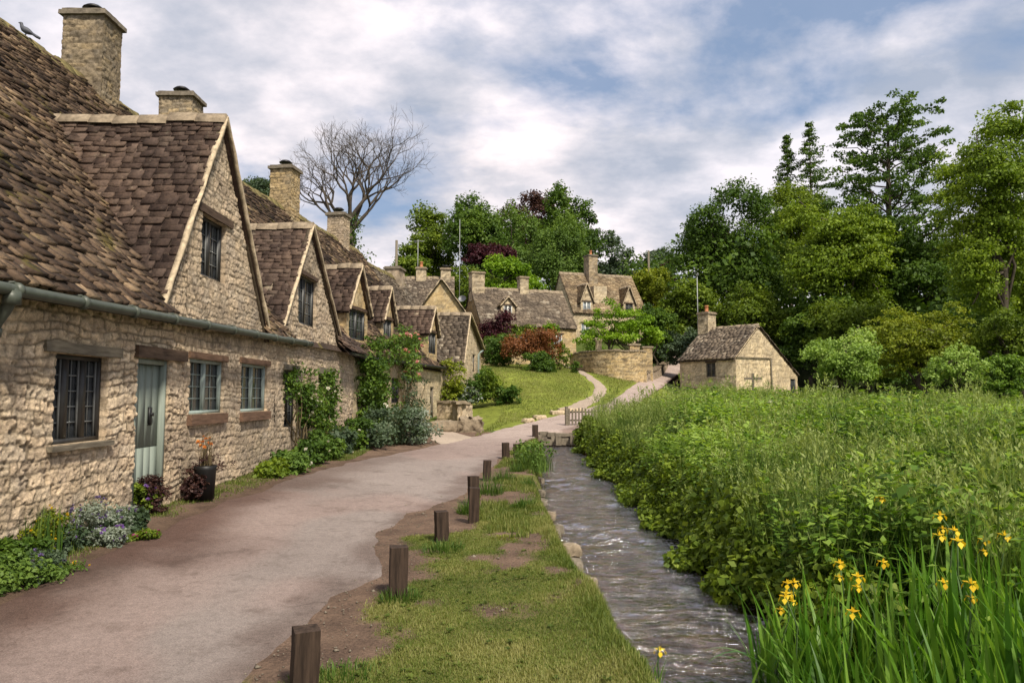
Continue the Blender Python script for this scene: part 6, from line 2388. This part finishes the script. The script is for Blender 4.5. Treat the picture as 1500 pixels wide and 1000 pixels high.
def haygrass(seed, n=16):
    def fn(m):
        g = np.random.default_rng(seed)
        blades(m, g.normal(size=(n, 3)) * np.array((.05, .05, 0)), g.uniform(0, 6.28, n), g.uniform(.6, 1.05, n), np.abs(g.normal(.16, .12, n)), g.uniform(.008, .014, n), g.uniform(0, .8, n), 4)
        k = 5
        ang = g.uniform(0, 6.28, k)
        for i in range(k):
            x, y = math.cos(ang[i]) * .12, math.sin(ang[i]) * .12
            P = np.array([(x * .9 + g.normal(0, .012), y * .9 + g.normal(0, .012), .9 + .03 * j) for j in range(5)])
            leaves(m, P, unit(np.array((x, y, .25)) + g.normal(size=(5, 3)) * .12), unit(g.normal(size=(5, 3))), .06, .02, .95)
    return proto(fn)


def scatter(mb, pr, X, Y, Z, S, rng, tilt=.16, lean=None, sxy=1.0, rj=.14):
    V, Q, r = pr
    n = len(X)
    a = rng.uniform(0, 6.28, n)
    ca, sa = np.cos(a)[:, None], np.sin(a)[:, None]
    tx, ty = rng.normal(0, tilt, n)[:, None], rng.normal(0, tilt, n)[:, None]
    if lean is not None:
        tx = tx + lean[:, None]
    x = (V[:, 0] * ca - V[:, 1] * sa) * sxy + V[:, 2] * tx
    y = (V[:, 0] * sa + V[:, 1] * ca) * sxy + V[:, 2] * ty
    z = np.broadcast_to(V[:, 2], x.shape) * (1 - (tx ** 2 + ty ** 2) * .5)
    W = np.stack((x * S[:, None] + X[:, None], y * S[:, None] + Y[:, None], z * S[:, None] + Z[:, None]), -1)
    QQ = Q[None] + (np.arange(n) * len(V))[:, None, None]
    rr = np.clip(r[None] + (rng.normal(0, rj, n) + (fbm(X * .55, Y * .55, 99, 3) - .5) * 1.1)[:, None], 0, 1)
    mb.add(W.reshape(-1, 3), QQ.reshape(-1, 4), rr.ravel())


rng = np.random.default_rng(33)
mg, mp_ = MB(), MB()
PN = [nettle(k, 9, 1) for k in range(4)] + [nettle(10 + k, 8, 1, 2.5) for k in range(2)]
PWD = [weed(20 + k) for k in range(4)]
PH = [haygrass(30 + k) for k in range(3)]


def meadow_zone(y0, y1, dens, hlo, hhi, scale=1.0, hay=.25):
    x1 = y1 * .76 + 2
    n = int(dens * (x1 - 1.5) * (y1 - y0))
    X, Y = rng.uniform(1.5, x1, n), rng.uniform(y0, y1, n)
    _, xr_, _ = stream(Y)
    edge = np.where(Y < 27.3, xr_ + .12, np.interp(Y, [27.3, 30, 33, 36, 40, 44, 48], [2.5, 3.7, 5.3, 6.8, 8.6, 10.2, 11.4]))
    k = (X > edge) & (X < Y * .78 + 1.2) & ~((Y < 6.3) & (X < edge + 1.5 - (Y - 5).clip(0) * .5) & (rng.uniform(0, 1, n) < .9))
    X, Y, edge = X[k], Y[k], edge[k]
    hy = fbm(X * .35, Y * .35, 71, 3) + rng.normal(0, .08, len(X)) + .13 * sst(14, 5, X) * sst(14, 22, Y) > (1 - hay) * .78
    pos_h = rng.uniform(hlo, hhi, len(X)) * (.48 + .98 * fbm(X * .9, Y * .9, 73, 3)) * np.where(rng.uniform(0, 1, len(X)) < .07, 1.25, 1) * np.where(Y < 27.3, .72 + .28 * sst(0, .7, X - edge), .25 + .75 * sst(0, 3.0, X - edge))
    Z = ground(X, Y) - .03
    kind = rng.integers(0, 10, len(X))
    for i in range(10):
        s = (kind == i) & ~hy
        pr = PN[i % 6] if i < 6 else PWD[i - 6]
        scatter(mg, pr, X[s], Y[s], Z[s], pos_h[s], rng, sxy=scale / max(hhi, .5))
    for i in range(3):
        s = hy & (kind % 3 == i)
        scatter(mp_, PH[i], X[s], Y[s], Z[s], pos_h[s] * 1.02, rng)
    s = rng.uniform(0, 1, len(X)) < .10
    scatter(mp_, PH[0], X[s], Y[s], Z[s], pos_h[s] * rng.uniform(.95, 1.35, s.sum()), rng)


meadow_zone(4.3, 9, 62, .70, .98, 1.0, .05)
meadow_zone(9, 16, 34, .75, 1.05, 1.15, .10)
meadow_zone(16, 27, 19, .8, 1.15, 1.5, .2)
meadow_zone(27, 48, 8, .85, 1.15, 2.1, .2)
# a skirt of leaves hanging over the bank to the water
n = 5600
Y = rng.uniform(5.7, 27.2, n)
Y = 5.7 + (Y - 5.7) ** 1.15 / (21.5 ** .15)
_, xr_, zw_ = stream(Y)
off = rng.uniform(-.08, .35, n) - .34 * sst(.45, .75, fbm(Y * 2.1, .7, 78, 3))
Zt = ground(xr_ + .6, Y)
C = np.stack((xr_ + off + .05, Y, zw_ + .08 + (Zt + .35 - zw_) * np.clip((off + .2) / .5, .0, 1) * rng.uniform(.3, 1.1, n)), 1)
kk = fbm(Y * 1.3, off * 2, 75, 3) > .36
bank = MB()
clump_leaves(bank, C[kk], rng.uniform(.08, .2, kk.sum()), 14, .085, rng, .8, None, .3)
tag(bank.build('bank_undergrowth', LEAF['mid']), kind='stuff')
# white umbels standing in the meadow
for k, (px, py, Y, lab) in enumerate(((1128, 588, 20, 'white flower umbel standing above the meadow, before the lone cottage'), (1222, 566, 24, 'pale tall dry flower stalk in the meadow below the pale young tree'), (1030, 700, 11, 'tall pale leafed shoot over the bank, left of the irises'), (1190, 610, 14, 'thin tall seed stalk in the middle of the meadow'))):
    a = at(px, py, Y)
    gz = float(ground(a[0], Y))
    root = empty('meadow_flower', (a[0], Y, gz))
    tag(root, lab, 'wild flower')
    H = a[2] - gz
    g = np.random.default_rng(k)
    q = MB()
    limb(q, (0, 0, 0), (.02, 0, H), .008, .005, g, 6, 0, 5)
    q.build('stem', M['greenstem'], root)
    q = MB()
    if k in (0, 1):
        C = np.stack((g.normal(0, .06, 14), g.normal(0, .06, 14), H + g.uniform(-.02, .03, 14)), 1)
        clump_leaves(q, C, .02, 8, .022, g, .5)
        q.build('umbel', LEAF['white'], root)
    zz_ = np.linspace(.35, 1, 26) * H
    an = np.arange(26) * 2.4
    D = unit(np.stack((np.cos(an), np.sin(an), np.full(26, .5)), 1))
    q = MB()
    leaves(q, np.stack((an * 0, an * 0, zz_), 1), D, unit(np.array((0, 0, 1.)) - D * .4), g.uniform(.07, .13, 26), .022, g.uniform(.3, 1, 26))
    q.build('leaf', LEAF['willow'], root)
tag(mg.build('meadow_plants', LEAF['meadow']), kind='stuff')
tag(mp_.build('meadow_grass', LEAF['meadow_pale']), kind='stuff')

# pebbles and grit on the dirt beside the road
pe = MB()
rng2 = np.random.default_rng(91)
n = 9000
X, Y = rng2.uniform(-2.4, .9, n), 3.6 + 20 * rng2.uniform(0, 1, n) ** 1.6
dl_, dr_ = road_sd(X, Y)
k = (dr_ > -.2 - np.abs(rng2.normal(0, .4, n))) & (X < stream(Y)[0] - .05) & (verge_green(X, Y, dr_) < .53) & (rng2.uniform(0, 1, n) < .6)
X, Y = X[k], Y[k]
s = rng2.uniform(.004, .013, len(X)) * np.where(rng2.uniform(0, 1, len(X)) < .04, 2.4, 1)
OC = np.array([(1, 0, 0), (0, 1, 0), (-1, 0, 0), (0, -1, 0), (0, 0, .7), (0, 0, -.6)])
V = OC[None] * s[:, None, None] * rng2.uniform(.6, 1.3, (len(X), 6, 1))
V[..., 0] += X[:, None]
V[..., 1] += Y[:, None]
V[..., 2] += (ground(X, Y) + .008)[:, None]
T = np.array([(0, 1, 4), (1, 2, 4), (2, 3, 4), (3, 0, 4), (1, 0, 5), (2, 1, 5), (3, 2, 5), (0, 3, 5)])
pe.add(V.reshape(-1, 3), None, .5, T=(T[None] + (np.arange(len(X)) * 6)[:, None, None]).reshape(-1, 3))
tag(pe.build('gravel', M['cap']), kind='stuff')

# ---- yellow flag irises
def flower_head(m, p, s, rng):
    for k in range(3):
        a = rng.uniform(0, .6) + k * 2.09
        d = np.array((math.cos(a), math.sin(a), 0))
        P = np.array([p, p + d * s * .45 + np.array((0, 0, s * .1))])
        leaves(m, P, unit(np.array([d + (0, 0, .35), d * .5 + np.array((0, 0, -1))])), unit(np.array([np.array((0, 0, 1.)) - d * .3, d])), s * .7, s * .55, rng.uniform(.2, 1, 2))
        leaves(m, np.array([p]), unit(np.array([d * .3 + np.array((0, 0, 1.))])), d[None], s * .6, s * .2, .8)


IRIS = [(1135, 990, 5.6, 26, .85, 1, 'iris clump leaning over the water, lowest at the stream edge', .45),
        (1165, 935, 5.9, 26, .9, 2, 'iris clump with two flowers, farthest left over the stream', .3),
        (1200, 1010, 5.1, 30, .95, 2, 'iris clump with wide blades right of the leaning one, at the bottom', .3),
        (1255, 960, 5.6, 28, 1.0, 2, 'iris clump with the brightest yellow flower near the middle of the bed', .2),
        (1310, 1010, 4.9, 30, 1.05, 2, 'tall iris clump in the middle of the bottom edge of the bed', .22),
        (1370, 950, 5.5, 26, 1.05, 3, 'iris clump with a cluster of three yellow flowers', .2),
        (1400, 1040, 4.5, 28, 1.05, 1, 'iris clump with broad pale blades near the right bottom corner', .25),
        (1475, 1010, 4.6, 26, 1.05, 1, 'iris clump with long upright blades at the right edge', .2),
        (1455, 930, 5.5, 22, 1.0, 2, 'iris clump behind the right ones, flowers low among nettles', .2),
        (1300, 880, 6.6, 20, 1.0, 1, 'iris clump at the back of the bed among the nettles', .15),
        (1190, 1060, 4.7, 26, .8, 0, 'flowerless iris clump hanging over the water at the bottom edge, left one', .5),
        (1270, 1090, 4.4, 28, .9, 0, 'flowerless iris clump at the bottom edge, middle one', .35),
        (1340, 1110, 4.1, 26, .9, 0, 'flowerless iris clump at the bottom edge, below the cluster of three flowers', .35),
        (1440, 1120, 4.1, 26, .95, 0, 'flowerless iris clump in the bottom right corner, inner one', .3),
        (1510, 1100, 4.2, 26, 1.0, 0, 'flowerless iris clump in the bottom right corner, cut by the edge', .3),
        (1150, 965, 5.35, 22, .75, 0, 'short flowerless iris clump in the shade right of the leaning one', .45),
        (1230, 990, 5.2, 24, .9, 0, 'flowerless iris clump filling the bed below the brightest flower', .3),
        (1390, 985, 5.0, 24, .95, 0, 'flowerless iris clump filling the bed between the tall clump and the right edge', .25)]
for k, (px, py, Y, n, h, nf, lab, lean) in enumerate(IRIS):
    g = np.random.default_rng(700 + k)
    a = at(px, py, Y)
    gz = max(float(ground(a[0], Y)), float(stream(Y)[2]) - .1)
    root = empty('iris_clump', (a[0], Y, gz))
    tag(root, lab, 'iris', 'yellow irises on the stream bank')
    f = MB()
    n = int(n * 1.7)
    P = g.normal(size=(n, 3)) * np.array((.15, .15, 0)) + np.array((.12, 0, -.12))
    az = g.uniform(0, 6.28, n)
    az = np.where(g.uniform(0, 1, n) < .3, math.pi + g.normal(0, .5, n), az)
    blades(f, P, az, h * g.uniform(.65, 1.15, n), np.abs(g.normal(.14, lean * .95, n)) * np.where(g.uniform(0, 1, n) < .3, 2.1, 1), g.uniform(.03, .056, n) * (.85 if nf == 0 else 1), g.uniform(.1, 1, n), 9, 1.35)
    f.build('blade', LEAF['iris'], root)
    for j in range(nf):
        s, q = MB(), MB()
        e = np.array((g.normal(0, .16), g.normal(0, .16), h * g.uniform(.80, .98)))
        limb(s, (0, 0, 0), e, .007, .005, g, 5, .0, 5)
        so = s.build('flower_stem', M['greenstem'], root)
        flower_head(q, e, .068, g)
        q.build('flower', LEAF['yflower'], so)
        if (k + j) % 2:
            continue
        q = MB()
        flower_head(q, e + g.normal(size=3) * .03 + np.array((0, 0, -.08)), .05, g)
        q.build('flower', LEAF['yflower'], so)
a = at(946, 1000, 5.2)
root = empty('iris_clump', (float(stream(5.2)[0]) - .03, 5.2, -.2))
tag(root, 'small yellow iris alone on the left bank at the bottom edge', 'iris')
q, s = MB(), MB()
g = np.random.default_rng(5)
limb(s, (0, 0, -.1), (0, 0, .26), .006, .005, g, 4, 0, 5)
so = s.build('flower_stem', M['greenstem'], root)
flower_head(q, np.array((.01, 0, .24)), .06, g)
q.build('flower', LEAF['yflower'], so)
f = MB()
blades(f, g.normal(size=(9, 3)) * np.array((.03, .03, 0)), g.uniform(0, 6.28, 9), g.uniform(.12, .25, 9), np.abs(g.normal(.4, .2, 9)), .012, g.uniform(0, 1, 9))
f.build('blade', LEAF['iris'], root)
